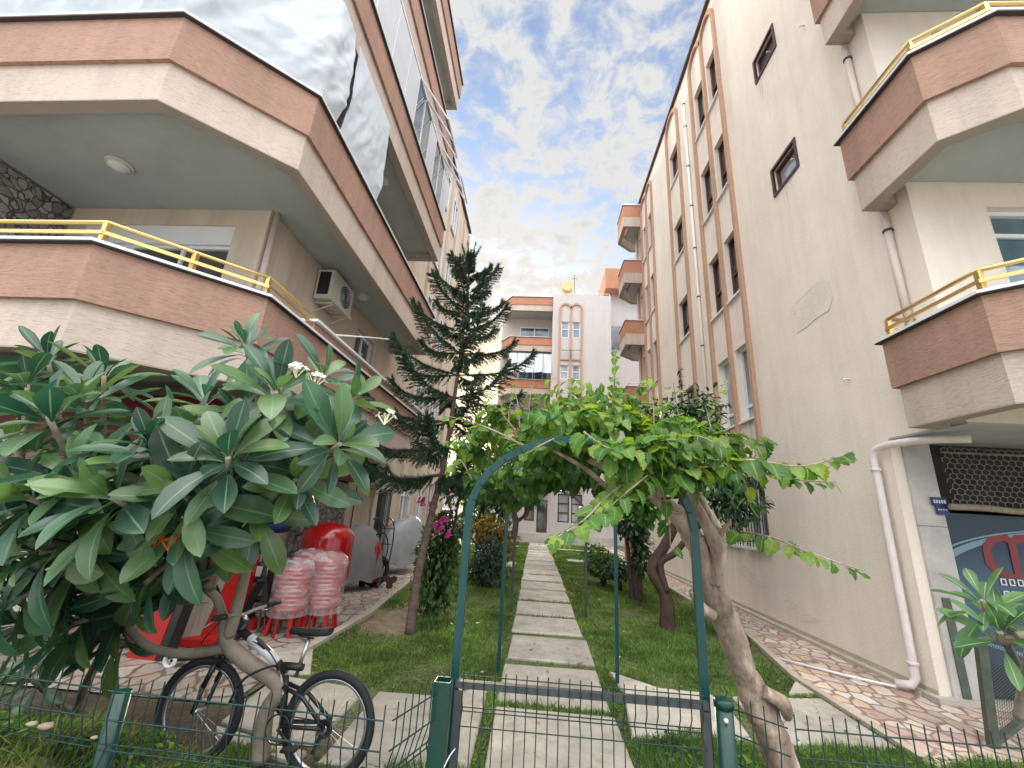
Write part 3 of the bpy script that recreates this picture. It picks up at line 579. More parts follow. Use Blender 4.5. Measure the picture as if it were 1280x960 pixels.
for i in range(4):
    z = BOTS[i]+.3
    window(LB, 'y', 4.87, -6.75, -4.43, z+.75, z+2.0, .13, M['white'], M['glass'], (.33, .67), (), .045)
    MB().box((-6.75, 4.90, z+2.0), (-4.43, 5.0, z+2.3)).build('shutter_box', M['white'], LB)
    window(LB, 'x', LX, 8.1, 9.1, z+1.05, z+2.2, -.13, M['white'] if i != 1 else M['red2'], M['glass'], (.5,), (), .05, sgn=-1)
    MB().box((-7.3, 3.15, z), (-7.0, 4.86, z+2.52)).build('divider_wall', M['stonec'], LB)
window(LB, 'x', LX, 10.75, 11.75, .55, 1.95, -.12, M['white'], M['glass'], (), (), .05, sgn=-1, grille=M['gatem'])
window(LB, 'x', LX, 12.45, 13.9, .1, 2.45, -.12, M['white'], M['curt'], (.5,), (.75,), .05, sgn=-1)
window(LB, 'x', LX, 14.4, 15.2, .1, 2.45, -.12, M['white'], M['curt'], (), (.75,), .05, sgn=-1)
window(LB, 'x', LX, 15.6, 16.6, .1, 2.4, -.12, M['white'], M['curt'], (.5,), (), .05, sgn=-1)
for y in (12.3, 14.15, 15.4, 16.9, 18.1): MB().box((LX+.002, y-.06, 0), (LX+.09, y+.06, 14.8)).build('pilaster', M['wallL'], LB)
for y0, y1 in ((12.5, 13.6), (14.4, 15.2)):
    for i in range(1, 5):
        z = BOTS[i]-2.69+1.0
        window(LB, 'x', LX, y0, y1, z+.6, z+2.0, .03, M['white'], M['curt'], (.5,), (), .05, sgn=-1)
MB().box((-12, 4.7, TOP), (LX+.12, 18.3, TOP+.08)).build('roof_coping', M['brown'], LB)
lineL = [(-11, 3.02), (-3.95, 2.97), (-2.95, 3.90), (-2.95, 10.2), (-3.95, 10.2)]
poly = [(-11, 3.18), (-4.02, 3.13), (-3.11, 3.97), (-3.11, 10.05), (-3.955, 10.05), (-3.955, 4.865), (-11, 4.865)]
for i in range(5): balcony(LB, lineL, LIPS[i], BOTS[i], poly, rail=i == 0)
# raised parapet part of the first balcony
o = MB(); strip(o, [(-2.955, 4.85), (-2.955, 10.19)], 3.665, 3.80, 0, .16); o.build('parapet', M['orange'], LB)
o = MB(); strip(o, [(-2.955, 4.83), (-2.955, 10.2)], 3.801, 3.835, .05, .19); o.build('coping', M['marble'], LB)
# ground floor shop: recessed dark interior, red fascia, stone pillars
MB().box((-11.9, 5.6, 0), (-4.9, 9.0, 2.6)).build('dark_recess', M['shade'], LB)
MB().box((-4.25, 7.55, 0), (-3.93, 8.92, 1.95)).build('stone_pillar', M['stonec'], LB)
MB().box((-4.6, 5.0, 0), (-4.15, 5.45, 2.1)).build('stone_pillar', M['stonec'], LB)
MB().box((-4.9, 5.46, 0), (-4.4, 7.5, .9)).build('low_wall', M['stone'], LB)
s = MB()
for i in range(12): s.box((-4.62, 5.46, .9+i*.1), (-4.6-.01*(i % 2), 7.5, .99+i*.1))
s.build('roller_shutter', M['shutter'], LB)
SG = MB().box((-12, 4.55, 1.98), (-3.80, 4.63, 2.66)).box((-3.9, 4.63, 1.98), (-3.82, 8.9, 2.66))
tag(SG.build('shop_fascia', M['darkred']), 'dark red signboard wrapping the corner beneath the lowest left balcony', 'sign')
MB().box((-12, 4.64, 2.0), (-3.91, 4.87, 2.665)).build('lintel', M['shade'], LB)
# glazed third-floor balcony enclosure
ge = empty('balcony_glazing', (-2.98, 6, 9.3), 'row of pale glazed panels closing the third left balcony, four of them tilted open', 'glazing')
m = MB(); z0, z1 = 9.30, 10.93
m.bar((-2.99, 4.0, z1-.02), (-2.99, 10.1, z1-.02), .05, .05)
ys = [3.95, 4.75, 5.55, 6.3, 6.95, 7.5, 8.05, 8.6, 9.1, 9.6, 10.1]
for q in ys: m.bar((-2.99, q, z0), (-2.99, q, z1), .03, .03)
m.build('frame', M['white'], ge)
for i, (a, b) in enumerate(zip(ys, ys[1:])):
    if i in (4, 5, 7, 8): 
        f_ = MB(); top = (-2.97, z1-.05); out = (-2.97+.75, z0+.35)
        for (p, q) in (((top[0], a+.03, top[1]), (out[0], a+.03, out[1])), ((top[0], b-.03, top[1]), (out[0], b-.03, out[1])), ((out[0], a+.03, out[1]), (out[0], b-.03, out[1]))): f_.bar(p, q, .03)
        fo = f_.build('open_panel', M['silver'], ge)
        MB().quad([(top[0], a+.04, top[1]), (top[0], b-.04, top[1]), (out[0], b-.04, out[1]), (out[0], a+.04, out[1])]).build('pane', M['film'], fo, fix=False)
        MB().box((-3.03, a+.02, z0+.01), (-3.0, b-.02, z1-.06)).build('inner_pane', M['glass'], ge)
    else: MB().box((-3.0, a+.02, z0+.01), (-2.98, b-.02, z1-.06)).build('blind_panel', M['pvc'], ge)
# cloth curtains
def cloth(name, line, zt, zb, label, amp=.03, seed=0, sag=.12):
    rnd = random.Random(seed); m = MB(); pts = []
    for a, b in zip(line, line[1:]):
        d = math.hypot(b[0]-a[0], b[1]-a[1]); k = max(2, int(d/.03))
        for i in range(k): t = i/k; pts.append((a[0]+(b[0]-a[0])*t, a[1]+(b[1]-a[1])*t))
    pts.append(line[-1]); nv = 60; v = []; f = []; ph = rnd.random()*6; s = 0; nrm = offset(pts, 1)
    for i, p in enumerate(pts):
        from mathutils import noise as mno
        nx, ny = nrm[i][0]-p[0], nrm[i][1]-p[1]; l = math.hypot(nx, ny); nx /= l; ny /= l; s = i*.03
        for j in range(nv+1):
            t = j/nv; q3 = Vector((s*1.5+t*1.1, t*.55-s*.12, ph)); w_ = amp*(.9*(1-2*abs(mno.noise(q3*1.5)))+.55*(1-2*abs(mno.noise(q3*3.1)))+.30*(1-2*abs(mno.noise(q3*5.5+Vector((0, t*5, 0)))))+.12*mno.noise(q3*13))*min(1, .3+t)*min(1, (1-t)*6+.12)+sag*math.sin(t*math.pi)*.3
            z = zt+(zb-zt)*t; v.append((p[0]+nx*w_, p[1]+ny*w_, z))
    for i in range(len(pts)-1):
        for j in range(nv): a = i*(nv+1)+j; f.append((a, a+nv+1, a+nv+2, a+1))
    return tag(fast(name, v, f, M['cloth'], smooth=True), label, 'curtain', 'white sheets hung on the second left balcony')
cloth('balcony_curtain', [(-9, 2.985), (-3.94, 2.935), (-2.915, 3.88), (-2.915, 4.28)], 8.15, 6.505, 'big white sheet wrapped round the angled corner of the second left balcony', .06, 1)
cloth('balcony_curtain', [(-2.915, 4.42), (-2.915, 5.8)], 8.15, 6.505, 'narrow white sheet hanging on the side of the second left balcony past the gap', .03, 2)
# drain pipe at wall corner, bracket lights, air conditioners
for i in (0, 1): pipe('drainpipe', [(-3.90, 4.93, BOTS[i+1]+.17), (-3.90, 4.93, BOTS[i]+.3)], .042, 'pipe', 'beige drainpipe in the corner behind the %s left balcony' % ('lowest gold-railed', 'white-sheeted second')[i], [(-3.90, 4.93, BOTS[i]+1.6)], 'pipe')
def ceil_light(loc, label, r=.11):
    o = empty('ceiling_light', loc, label, 'lamp', 'round lamps under the balconies'); x, y, z = loc
    MB().lathe(x, y, [(r*1.15, z), (r*1.15, z-.02), (r, z-.03)], 20).build('ring', M['acw'], o)
    MB().lathe(x, y, [(r*.95, z-.03), (r*.8, z-.06), (r*.4, z-.08), (.01, z-.085)], 20).build('lamp_shade', M['plate'], o)
ceil_light((-5.45, 4.03, BOTS[1]+.168), 'round lamp on the ceiling over the gold-railed left balcony, left of the air conditioner', .13)
ceil_light((-3.6, 7.35, BOTS[1]+.168), 'round lamp on the ceiling just right of the upper air conditioner')
ceil_light((-3.58, 7.33, BOTS[2]+.168), 'round lamp on the ceiling right of the narrow white sheet')
def ac(x, y0, z0, label):
    o = empty('air_conditioner', (x, y0+.4, z0), label, 'air conditioner'); w_, h_, d_ = .78, .55, .30
    MB().box((x+.03, y0, z0), (x+.03+d_, y0+w_, z0+h_)).build('casing', M['acw'], o)
    g = MB(); cy, cz = y0+w_*.62, z0+h_*.5; X = x+.03+d_+.006
    for r in (.05, .09, .13, .17, .205): g.tube([(X+.004, cy+r*math.cos(a), cz+r*math.sin(a)) for a in [2*math.pi*i/24 for i in range(24)]], .004, 4, closed=True)
    g.build('fan_grille', M['silver'], o)
    n = 24; MB().quad([(X, cy+.21*math.cos(2*math.pi*i/n), cz+.21*math.sin(2*math.pi*i/n)) for i in range(n)]).build('fan_opening', M['black'], o, fix=False)
    MB().box((x+.07, y0-.006, z0+.08), (x+.27, y0-.001, z0+h_-.04)).build('side_coil', M['black'], o)
    b = MB(); 
    for yy_ in (y0+.12, y0+w_-.12): b.bar((x, yy_, z0-.03), (x+.38, yy_, z0-.03), .03); b.bar((x, yy_, z0-.2), (x+.36, yy_, z0-.04), .02)
    b.bar((x+.37, y0+.02, z0-.03), (x+.37, y0+w_-.02, z0-.03), .03); b.build('bracket', M['acw'], o)
ac(-3.96, 6.25, 4.88, 'white air conditioner on the wall above the gold railing of the lowest left balcony')
ac(-3.96, 9.7, 1.95, 'brownish air conditioner on the beige wall above the grey covered motorcycles')
tag(MB().tube([(-3.93, 9.3, 0), (-3.93, 9.3, 1.9), (-3.93, 9.34, 2.6)], .012, 6).build('wall_cable', M['black']), 'thin black cable running down the beige ground floor wall left of the drainpipe', 'cable')
pipe('drainpipe', [(-3.91, 10.35, 2.6), (-3.91, 10.35, .05)], .03, 'pipe', 'brown pipe on the beige ground floor wall below the lower air conditioner', [])
tag(MB().tube([(-3.05, 5.45, 3.88), (-2.55, 6.45, 4.25)], .012, 6).build('laundry_bracket', M['white']), 'thin white rod sticking out over the gold rail of the lowest left balcony', 'rod')
cv = MB(); 
for i in range(8): cv.quad([(-6.5+i*.32, 3.1+.02*math.sin(i), 2.60+.03*math.sin(i*2)), (-6.5+(i+1)*.32, 3.1, 2.60+.03*math.sin(i*2+2)), (-6.5+(i+1)*.32, 3.9, 2.3+.04*math.sin(i*3+3)), (-6.5+i*.32, 3.9, 2.3+.04*math.sin(i*3))], 0, True)
tag(cv.build('awning', M['greenc'], fix=False), 'green tarpaulin strung under the lowest left balcony at the photo edge', 'awning')

# ================================================================== BACK BUILDING
BB = empty('apartment_building', (1, 27, 0), 'pale lilac apartment building closing the far end of the garden', 'building')
w = MB(); BY = 24.1
hb = []
for i, (c, d) in enumerate([(12.0, 13.07), (9.3, 10.2), (6.6, 7.5), (3.9, 4.8)]): hb += [(1.16, 1.66, c, d), (1.86, 2.34, c, d)]
hb += [(1.22, 1.84, 1.15, 2.65), (1.95, 2.55, 1.15, 2.65), (.08, .66, .55, 2.25), (-.60, -.06, 1.12, 2.0)]
holes_wall(w, 'y', BY, .62, 4.22, 2.7, 14.95, [h for h in hb if h[2] > 2.7], .14, 1)
holes_wall(w, 'y', BY, -2.7, 4.22, 0, 2.7, [h for h in hb if h[2] < 2.7], .14, 1)
w.box((-2.7, BY+.3, .05), (4.2, 34, 14.9)) if False else None
w.box((.64, BY+.26, 2.7), (4.15, 34, 14.9)); w.box((-2.7, BY+.26, 0), (4.2, 34, 2.6)); w.box((-2.7, 26.0, 2.6), (.64, 34, 14.95))
w.quad([(4.22, BY, 0), (4.22, 34, 0), (4.22, 34, 14.95), (4.22, BY, 14.95)]); w.quad([(.62, BY, 2.7), (.62, 26.1, 2.7), (.62, 26.1, 14.95), (.62, BY, 14.95)]); w.quad([(.62, BY, 14.95), (4.22, BY, 14.95), (4.22, 34, 14.95), (.62, 34, 14.95)])
w.build('wall', M['backwall'], BB)
MB().box((-2.72, BY-.05, 0), (4.24, BY+.01, .5)).build('plinth', M['clad'], BB)
for i, h in enumerate(hb):
    up = h[2] > 2.7
    window(BB, 'y', BY, *h, .12, M['white'] if up else M['brown'], M['blue'] if h[2] > 11 else M['curt'] if (up or h[0] > .7) else M['glass'], (), (.33, .66) if not up and h[0] > .7 else (.55,) if up else (), .06)
for x in (1.08, 1.76, 2.42): MB().box((x-.06, BY-.07, 2.7), (x+.06, BY-.001, 13.95)).build('pilaster', M['pil'], BB)
for a, b in ((1.08, 1.76), (1.76, 2.42)):
    m = MB(); r = (b-a)/2; c = (a+b)/2; n = 12
    for i in range(n):
        q = [(c+rr*math.cos(t), 13.95+rr*math.sin(t)) for rr in (r-.055, r+.055) for t in (math.pi*i/n, math.pi*(i+1)/n)]
        m.quad([(q[0][0], BY-.075, q[0][1]), (q[1][0], BY-.075, q[1][1]), (q[3][0], BY-.075, q[3][1]), (q[2][0], BY-.075, q[2][1])])
        m.quad([(q[2][0], BY-.075, q[2][1]), (q[3][0], BY-.075, q[3][1]), (q[3][0], BY, q[3][1]), (q[2][0], BY, q[2][1])]); m.quad([(q[0][0], BY-.075, q[0][1]), (q[1][0], BY-.075, q[1][1]), (q[1][0], BY, q[1][1]), (q[0][0], BY, q[0][1])])
    m.build('arch_moulding', M['pil'], BB)
for z in (10.55, 7.8, 5.1): MB().box((1.02, BY-.065, z-.05), (2.48, BY-.002, z+.05)).build('band_moulding', M['pil'], BB)
lineB = [(-2.6, 26.0), (-2.6, 25.2), (-2.0, 24.35), (.61, 24.35)]
for i in range(0, 5):
    balcony(BB, lineB, LIPS[i], BOTS[i]+.2, [(-2.45, 26.0), (-2.45, 25.25), (-1.93, 24.5), (.61, 24.5), (.61, 26.0)], rail=False, mats=('orange_far', 'cream'))
    if i < 4: window(BB, 'y', 25.98, -1.5, .45, BOTS[i]+.5+.55, BOTS[i]+.5+2.0, 0, M['white'], M['teal'], (.5,), (), .06)
r = MB(); r.tube([(-2.5, 25.2, 15.08), (-1.95, 24.42, 15.08), (.6, 24.42, 15.08), (.75, 24.2, 15.1), (4.15, 24.2, 15.12)], .02, 6)
for x in (-1.9, -1, 0, .7, 1.6, 2.5, 3.4, 4.15): r.bar((x, 24.3 if x < .6 else 24.2, 14.86), (x, 24.3 if x < .6 else 24.2, 15.1), .025)
r.build('roof_railing', M['silver'], BB)
aw = MB()
for i in range(5):
    x0 = -2.0+i*.53; aw.quad([(x0, 24.3, 10.95), (x0+.5, 24.3, 10.95), (x0+.5, 23.95-(.2 if i == 3 else 0), 9.6), (x0, 23.95, 9.6)])
tag(aw.build('awning', M['cloth'], fix=False), 'white striped awning dropped over the third balcony of the far building', 'awning')
tk = empty('water_tank', (1.55, 24.9, 15), 'yellow drum water tank on a block stand on the far roof', 'water tank')
MB().box((1.2, 24.6, 14.95), (1.9, 25.2, 15.35)).build('stand', M['tank'], tk)
n = 20; m = MB(); m.tube([(1.52, 24.35, 15.75), (1.52, 25.6, 15.75)], .34, 20); m.build('drum', M['tank'], tk)
an = empty('roof_antenna', (2.0, 24.4, 14.95), 'thin mast antenna beside the tank on the far roof', 'antenna'); MB().bar((1.95, 24.4, 14.95), (1.95, 24.4, 16.6), .03).build('mast', M['gatem'], an)
MB().bar((1.75, 24.4, 16.3), (2.15, 24.4, 16.3), .02).build('crossbar', M['gatem'], an)
ta = empty('wall_antenna', (1.7, 24.0, 10.7), 'small television antenna fixed to the arched far facade', 'antenna'); MB().bar((1.76, 23.85, 10.5), (1.76, 23.85, 11.1), .03).bar((1.76, 23.85, 10.6), (1.76, 24.05, 10.6), .03).build('mast', M['gatem'], ta)
t = MB().bar((1.2, 23.85, 11.05), (2.4, 23.85, 11.1), .02)
for i in range(6): t.bar((1.3+i*.2, 23.7, 11.07), (1.3+i*.2, 24.0, 11.07), .012)
t.build('elements', M['gatem'], ta)
MB().box((-.35, 23.2, 2.7), (.66, 24.35, 3.25)).build('door_canopy', M['orange_far'], BB)
# wing beyond, right
WG = empty('apartment_building', (7, 30, 0), 'white apartment wing with terracotta roof band standing behind the far right corner', 'building')
MB().box((4.4, 26.2, 0), (12, 34, 16.2)).build('wall', M['backwall'], WG); MB().box((4.1, 25.3, 16.2), (12, 34, 17.7)).build('roof_band', M['orange_far'], WG)
MB().box((4.5, 26.1, 12.2), (5.3, 26.19, 13.8)).build('window', M['glass'], WG)
MB().box((4.3, 25.4, 8.2), (12, 26.19, 9.3)).build('balcony', M['orange_far'], WG)
# far left houses beyond the glow
HB = empty('house', (-9, 40, 0), 'low white house beyond the parked cars at the far left gap', 'house')
MB().box((-16, 40, 0), (-8.2, 46, 3.0)).build('wall', M['backwall'], HB); MB().box((-16.3, 39.6, 3.0), (-7.9, 46.3, 3.2)).build('roof', M['orange_far'], HB)
MB().box((-10.6, 39.95, 1), (-9.6, 39.99, 2.2)).build('window', M['glass'], HB)
lw = MB().box((-16, 30, 0), (3.0, 30.2, .9)) if False else MB().box((-12, 27.5, 0), (-4.4, 27.7, .8))
tag(lw.build('garden_wall', M['backwall']), 'low pale garden wall in front of the parked white cars', 'wall')
rw = MB().box((4.16, 17.6, 0), (4.3, 24, 1.4)).box((3.0, 24.0, 0), (4.2, 24.05, .0)) if False else MB().box((3.5, 17.45, 0), (4.6, 17.6, 1.75))
tag(rw.build('garden_wall', M['orange_far']), 'short terracotta wall stub seen past the leaning tree trunk', 'wall')
def car(x, y, rz, label):
    o = empty('parked_car', (0, 0, 0), label, 'car', 'white cars parked beyond the garden')
    prof = [(-2.1, .3), (-2.15, .75), (-1.7, .9), (-1.1, 1.0), (-.55, 1.42), (.9, 1.45), (1.6, 1.0), (2.1, .92), (2.15, .3)]
    b = MB(); n = len(prof)
    for s in (-1, 1): b.quad([(p[0], s*(.82 if p[1] < 1.1 else .66), p[1]) for p in prof])
    for i in range(n): p, q = prof[i], prof[(i+1) % n]; wp = .82 if p[1] < 1.1 else .66; wq = .82 if q[1] < 1.1 else .66; b.quad([(p[0], -wp, p[1]), (q[0], -wq, q[1]), (q[0], wq, q[1]), (p[0], wp, p[1])])
    b.build('body', M['car'], o)
    g = MB(); 
    for s in (-1, 1): g.quad([(-.95, s*.80, 1.03), (-.5, s*.70, 1.36), (.85, s*.70, 1.38), (1.35, s*.80, 1.03)])
    g.quad([(-1.16, -.68, 1.02), (-.62, -.58, 1.40), (-.62, .58, 1.40), (-1.16, .68, 1.02)]); g.build('windows', M['glass'], o, fix=False)
    for sx in (-1.35, 1.35):
        for s in (-1, 1): MB().tube([(sx, s*.66, .32), (sx, s*.85, .32)], .32, 18).build('wheel', M['rubber'], o)
    for s in (-.6, .6): MB().box((-2.17, s-.15, .62), (-2.12, s+.15, .75)).build('headlight', M['plate'], o)
    o.location = (x, y, 0); o.rotation_euler.z = rz; return o
car(-7.0, 30.5, .5, 'nearer white parked car behind the low garden wall'); car(-8.2, 34.5, 2.9, 'farther white parked car above and behind the nearer one')
# ================================================================== PLANTS
def tmpl(ts, ws, curve, fold=.15):
    v = []; f = []; ang = 0; y = z = 0; pt = 0
    for i, (t, w) in enumerate(zip(ts, ws)):
        if i: d = t-pt; ang = -curve*t; y += d*math.cos(ang); z += d*math.sin(ang)
        pt = t; v += [(-w, y, z+w*fold), (0, y, z), (w, y, z+w*fold)]
    for i in range(len(ts)-1): a = i*3; f += [(a, a+1, a+4, a+3), (a+1, a+2, a+5, a+4)]
    return np.array(v), np.array(f)
PLT = (0, .12, .3, .5, .68, .84, .94, 1.0); PLW = (.012, .032, .092, .148, .166, .130, .072, .004)
LP = [tmpl(PLT, PLW, c, .35) for c in (.1, .45, .9)]
def heart(c, seed=0):
    rnd = random.Random(seed); ts = (0, .05, .14, .22, .30, .38, .46, .55, .64, .72, .80, .88, .95, 1.0)
    ws = [.02, .25, .40, .36, .45, .38, .42, .33, .34, .24, .23, .13, .08, .003]; ws = [w*rnd.uniform(.9, 1.1) for w in ws]
    v, f = tmpl(ts, ws, c, .20); v[3, 1] -= .15; v[5, 1] -= .15
    for i in range(2, 13): v[i*3, 1] += .03*(1 if i % 2 == 0 else -1); v[i*3+2, 1] += .03*(1 if i % 2 == 0 else -1); v[i*3, 2] += rnd.uniform(-.03, .03); v[i*3+2, 2] += rnd.uniform(-.03, .03)
    return v, f
LH = [heart(.4, 1), heart(1.1, 2), heart(.8, 3), heart(-.3, 4)]
LO = [tmpl((0, .3, .7, 1), (.03, .22, .2, .01), .5, .25)]
def scatter(name, tm, pos, dirs, nrm, sc, mat, parent=None, smooth=True):
    pos = np.asarray(pos, float); d = np.asarray(dirs, float); nr = np.asarray(nrm, float); sc = np.asarray(sc, float)
    d /= np.linalg.norm(d, axis=1, keepdims=True)+1e-9; x = np.cross(d, nr); x /= np.linalg.norm(x, axis=1, keepdims=True)+1e-9; z = np.cross(x, d)
    pick = np.random.randint(0, len(tm), len(pos)); Vs = []; Fs = []; o = 0
    for k, (tv, tf) in enumerate(tm):
        q = np.where(pick == k)[0]
        if not len(q): continue
        R_ = np.stack([x[q], d[q], z[q]], 2); wsc = np.random.uniform(.8, 1.15, (len(q), 1, 1))
        tvv = np.repeat(tv[None], len(q), 0).copy(); tvv[:, :, 0:1] *= wsc
        V = np.einsum('nij,nkj->nki', R_, tvv)*sc[q][:, None, None]+pos[q][:, None, :]
        F_ = tf[None]+(np.arange(len(q))*len(tv))[:, None, None]+o; Vs.append(V.reshape(-1, 3)); Fs.append(F_.reshape(-1, tf.shape[1])); o += len(q)*len(tv)
    V = np.vstack(Vs); mid = (np.arange(len(V)) % 3 == 1).astype(np.float32)
    return fast(name, V, np.vstack(Fs), mat, parent, smooth, mid)
def rv(s=1): 
    v = Vector((random.gauss(0, 1), random.gauss(0, 1), random.gauss(0, 1))); return v.normalized()*s
# ---------- frangipani
def rosette(A, tip, axis, n, L, spread=(10, 98)):
    axis = Vector(axis).normalized(); a0 = random.random()*6.28; u = axis.orthogonal().normalized(); v = axis.cross(u)
    n = int(n*.95)
    for i in range(n):
        t = (i+.5)/n; az = a0+i*2.399; el = math.radians(spread[0]+(spread[1]-spread[0])*t**.8+random.uniform(-8, 8))
        d = axis*math.cos(el)+(u*math.cos(az)+v*math.sin(az))*math.sin(el); d.z -= .12*t
        nn = axis*1.0-d*axis.dot(d)+rv(.18); nn = nn.normalized()
        A[0].append(Vector(tip)-axis*(.10*t)+d*.03); A[1].append(d); A[2].append(nn); A[3].append(L*random.uniform(.62, 1.12)*(.74+.4*min(1, t*2)))
def build_frang(name, label, roots, ros, flowers, L=.36, loc=None, group=None, lm='plum'):
    o = empty(name, loc, label, 'tree', group)
    tr = MB()
    for pts, rs in roots: tr.tube(smooth_path(pts, 6), lerp_r(rs, 6), 12)
    A = [[], [], [], []]
    for (tip, axis, n, l, base) in ros:
        rosette(A, tip, axis, n, l*L)
        if base is not None:
            tip = Vector(tip); b = Vector(base); mid = (tip-Vector(axis).normalized()*(tip-b).length*.45)
            tr.tube(smooth_path([b, mid.lerp(b, .3), mid, tip], 5), lerp_r([.034, .026, .020, .014], 5), 8)
    tr.build('trunk', M['barkp'], o, fix=False)
    scatter('foliage', LP, A[0], A[1], A[2], A[3], M[lm], o)
    for (c, n, m) in flowers:
        f = MB(); c = Vector(c)
        for i in range(n):
            q = c+rv(.045); q.z = c.z+abs(q.z-c.z)*.6; ax = (q-c+Vector((0, -.02, .03))).normalized(); u = ax.orthogonal().normalized(); v = ax.cross(u)
            f.tube([c-Vector((0, 0, .05)), q], .003, 4)
            for k in range(5):
                a = k*1.2566; d = u*math.cos(a)+v*math.sin(a); s_ = u*math.cos(a+.7)+v*math.sin(a+.7); R_ = .024
                f.quad([q, q+(d*1.25-s_*.35)*R_*.7+ax*.004, q+(d+s_*.55).normalized()*R_*1.15+ax*.008, q+(s_*1.15-d*.1)*R_*.7+ax*.006])
        f.build('flower', M[m], o, fix=False)
    return o
hub = P(285, 790, 3.0); hubL = P(155, 765, 3.0); hubM = P(262, 735, 2.9); hubR = P(312, 690, 2.85)
roots = [([P(324, 950, 3.05), P(333, 890, 3.02), P(349, 858, 3.0), P(310, 828, 3.0), P(286, 805, 3.0), P(281, 775, 3.0)], [.062, .047, .047, .049, .048, .036]),
         ([P(290, 808, 3.0), P(240, 817, 3.0), P(195, 812, 3.0), P(165, 790, 3.0), hubL, P(148, 735, 2.95)], [.036, .028, .027, .026, .025, .023]),
         ([P(281, 782, 3.0), P(272, 750, 2.95), hubM, P(255, 690, 2.8)], [.034, .026, .024, .022]),
         ([P(286, 795, 3.0), P(300, 745, 2.95), hubR, P(318, 650, 2.7), P(312, 600, 2.6)], [.042, .034, .030, .027, .024])]
T = lambda x, y, Y: P(x, y, Y)
ros = [ # tip, axis, leaves, size, base
 (T(108, 500, 2.5), (-.1, -.3, 1), 24, 1.05, hubL), (T(140, 622, 2.1), (-.2, -.8, .45), 24, 1.05, hubL), (T(285, 572, 2.15), (.2, -.6, .6), 24, 1.05, P(318, 650, 2.7)),
 (T(307, 432, 2.4), (.05, -.75, .8), 22, .78, P(312, 600, 2.6)), (T(345, 490, 2.3), (.35, -.7, .6), 22, .95, P(312, 600, 2.6)), (T(425, 555, 2.35), (.7, -.5, .35), 24, .95, P(318, 650, 2.7)),
 (T(405, 470, 2.5), (.5, -.6, .7), 16, .85, P(312, 600, 2.6)), (T(320, 640, 2.5), (.4, -.6, .1), 18, .95, P(318, 650, 2.7)), (T(225, 660, 2.3), (0, -.7, -.1), 20, 1.0, hubM),
 (T(170, 575, 2.5), (.1, -.4, .8), 22, 1.0, hubL), (T(60, 640, 2.4), (-.5, -.5, .4), 22, 1.0, hubL), (T(15, 560, 2.5), (-.5, -.3, .7), 22, 1.0, hubL),
 (T(35, 480, 2.7), (-.2, -.1, .9), 18, 1.0, hubL), (T(215, 530, 2.7), (.1, 0, .9), 20, .95, hubM), (T(240, 600, 2.6), (-.1, -.3, .8), 20, 1.0, hubM),
 (T(70, 720, 2.5), (-.4, -.6, -.1), 20, 1.0, hubL), (T(10, 680, 2.6), (-.5, -.5, .1), 20, 1.0, hubL), (T(120, 740, 2.8), (-.1, -.6, -.2), 18, .95, hubL),
 (T(20, 780, 2.7), (-.4, -.5, .1), 18, 1.0, hubL), (T(280, 650, 2.8), (.1, -.4, .2), 18, .95, hubM), (T(190, 650, 2.7), (-.1, -.5, .3), 18, .95, hubL),
 (T(-40, 600, 2.6), (-.5, -.2, .5), 18, 1.0, hubL), (T(-30, 720, 2.7), (-.5, -.2, .3), 18, 1.0, hubL), (T(375, 520, 2.7), (.3, .1, .6), 18, .9, P(318, 650, 2.7)),
 (T(130, 470, 2.8), (.1, -.4, .9), 18, .95, hubL), (T(60, 450, 2.9), (-.1, -.4, .9), 18, .95, hubL), (T(255, 500, 2.7), (.1, -.5, .8), 18, .95, hubM), (T(95, 600, 2.2), (-.2, -.8, .5), 20, 1.05, hubL), (T(230, 620, 2.2), (.1, -.8, .3), 18, 1.0, hubM),
 (T(370, 600, 2.4), (.5, -.6, .1), 16, .95, P(318, 650, 2.7)), (T(15, 640, 2.3), (-.4, -.7, .2), 18, 1.0, hubL), (T(50, 690, 2.2), (-.3, -.8, 0), 18, 1.0, hubL), (T(150, 760, 2.9), (0, -.5, .1), 14, .9, hubL), (T(90, 780, 2.7), (-.2, -.6, -.1), 16, .95, hubL), (T(300, 520, 2.4), (.2, -.6, .7), 18, .9, P(312, 600, 2.6)),
 (T(90, 560, 2.9), (-.1, .1, .9), 20, 1.0, hubL), (T(60, 520, 2.2), (-.3, -.5, .9), 20, 1.0, hubL), (T(190, 560, 2.2), (.1, -.5, .9), 20, 1.0, hubL), (T(30, 620, 2.1), (-.4, -.7, .4), 20, 1.0, hubL), (T(245, 545, 2.4), (0, -.3, 1), 18, .9, hubM),
 (T(100, 680, 2.3), (-.2, -.8, .1), 20, 1.0, hubL), (T(180, 730, 2.5), (0, -.7, -.5), 14, .95, hubL), (T(360, 560, 2.5), (.4, -.4, .7), 18, .95, P(318, 650, 2.7)), (T(0, 750, 2.4), (-.4, -.5, -.1), 18, 1.0, hubL), (T(440, 500, 2.6), (.6, 0, .8), 16, .8, P(318, 650, 2.7)), (T(140, 800, 3.1), (-.1, -.3, .1), 14, .9, hubL), (T(40, 850, 3.2), (-.1, -.3, .3), 16, .9, hubL), (T(150, 690, 2.9), (-.1, -.3, .3), 20, 1.0, hubL), (T(60, 800, 3.0), (-.3, -.3, .3), 18, 1.0, hubL), (T(230, 700, 2.9), (.1, -.5, -.3), 14, .95, hubM)]
fl = [(T(372, 462, 2.25), 9, 'petal'), (T(395, 474, 2.25), 6, 'petal'), (T(482, 520, 2.3), 7, 'petal'), (T(192, 676, 2.2), 3, 'petaly'), (T(215, 678, 2.2), 3, 'petaly')]
build_frang('frangipani_tree', 'large frangipani tree with crooked forked trunk and long leaves, left foreground', roots, ros, fl, .35, tuple(P(324, 950, 3.05)))
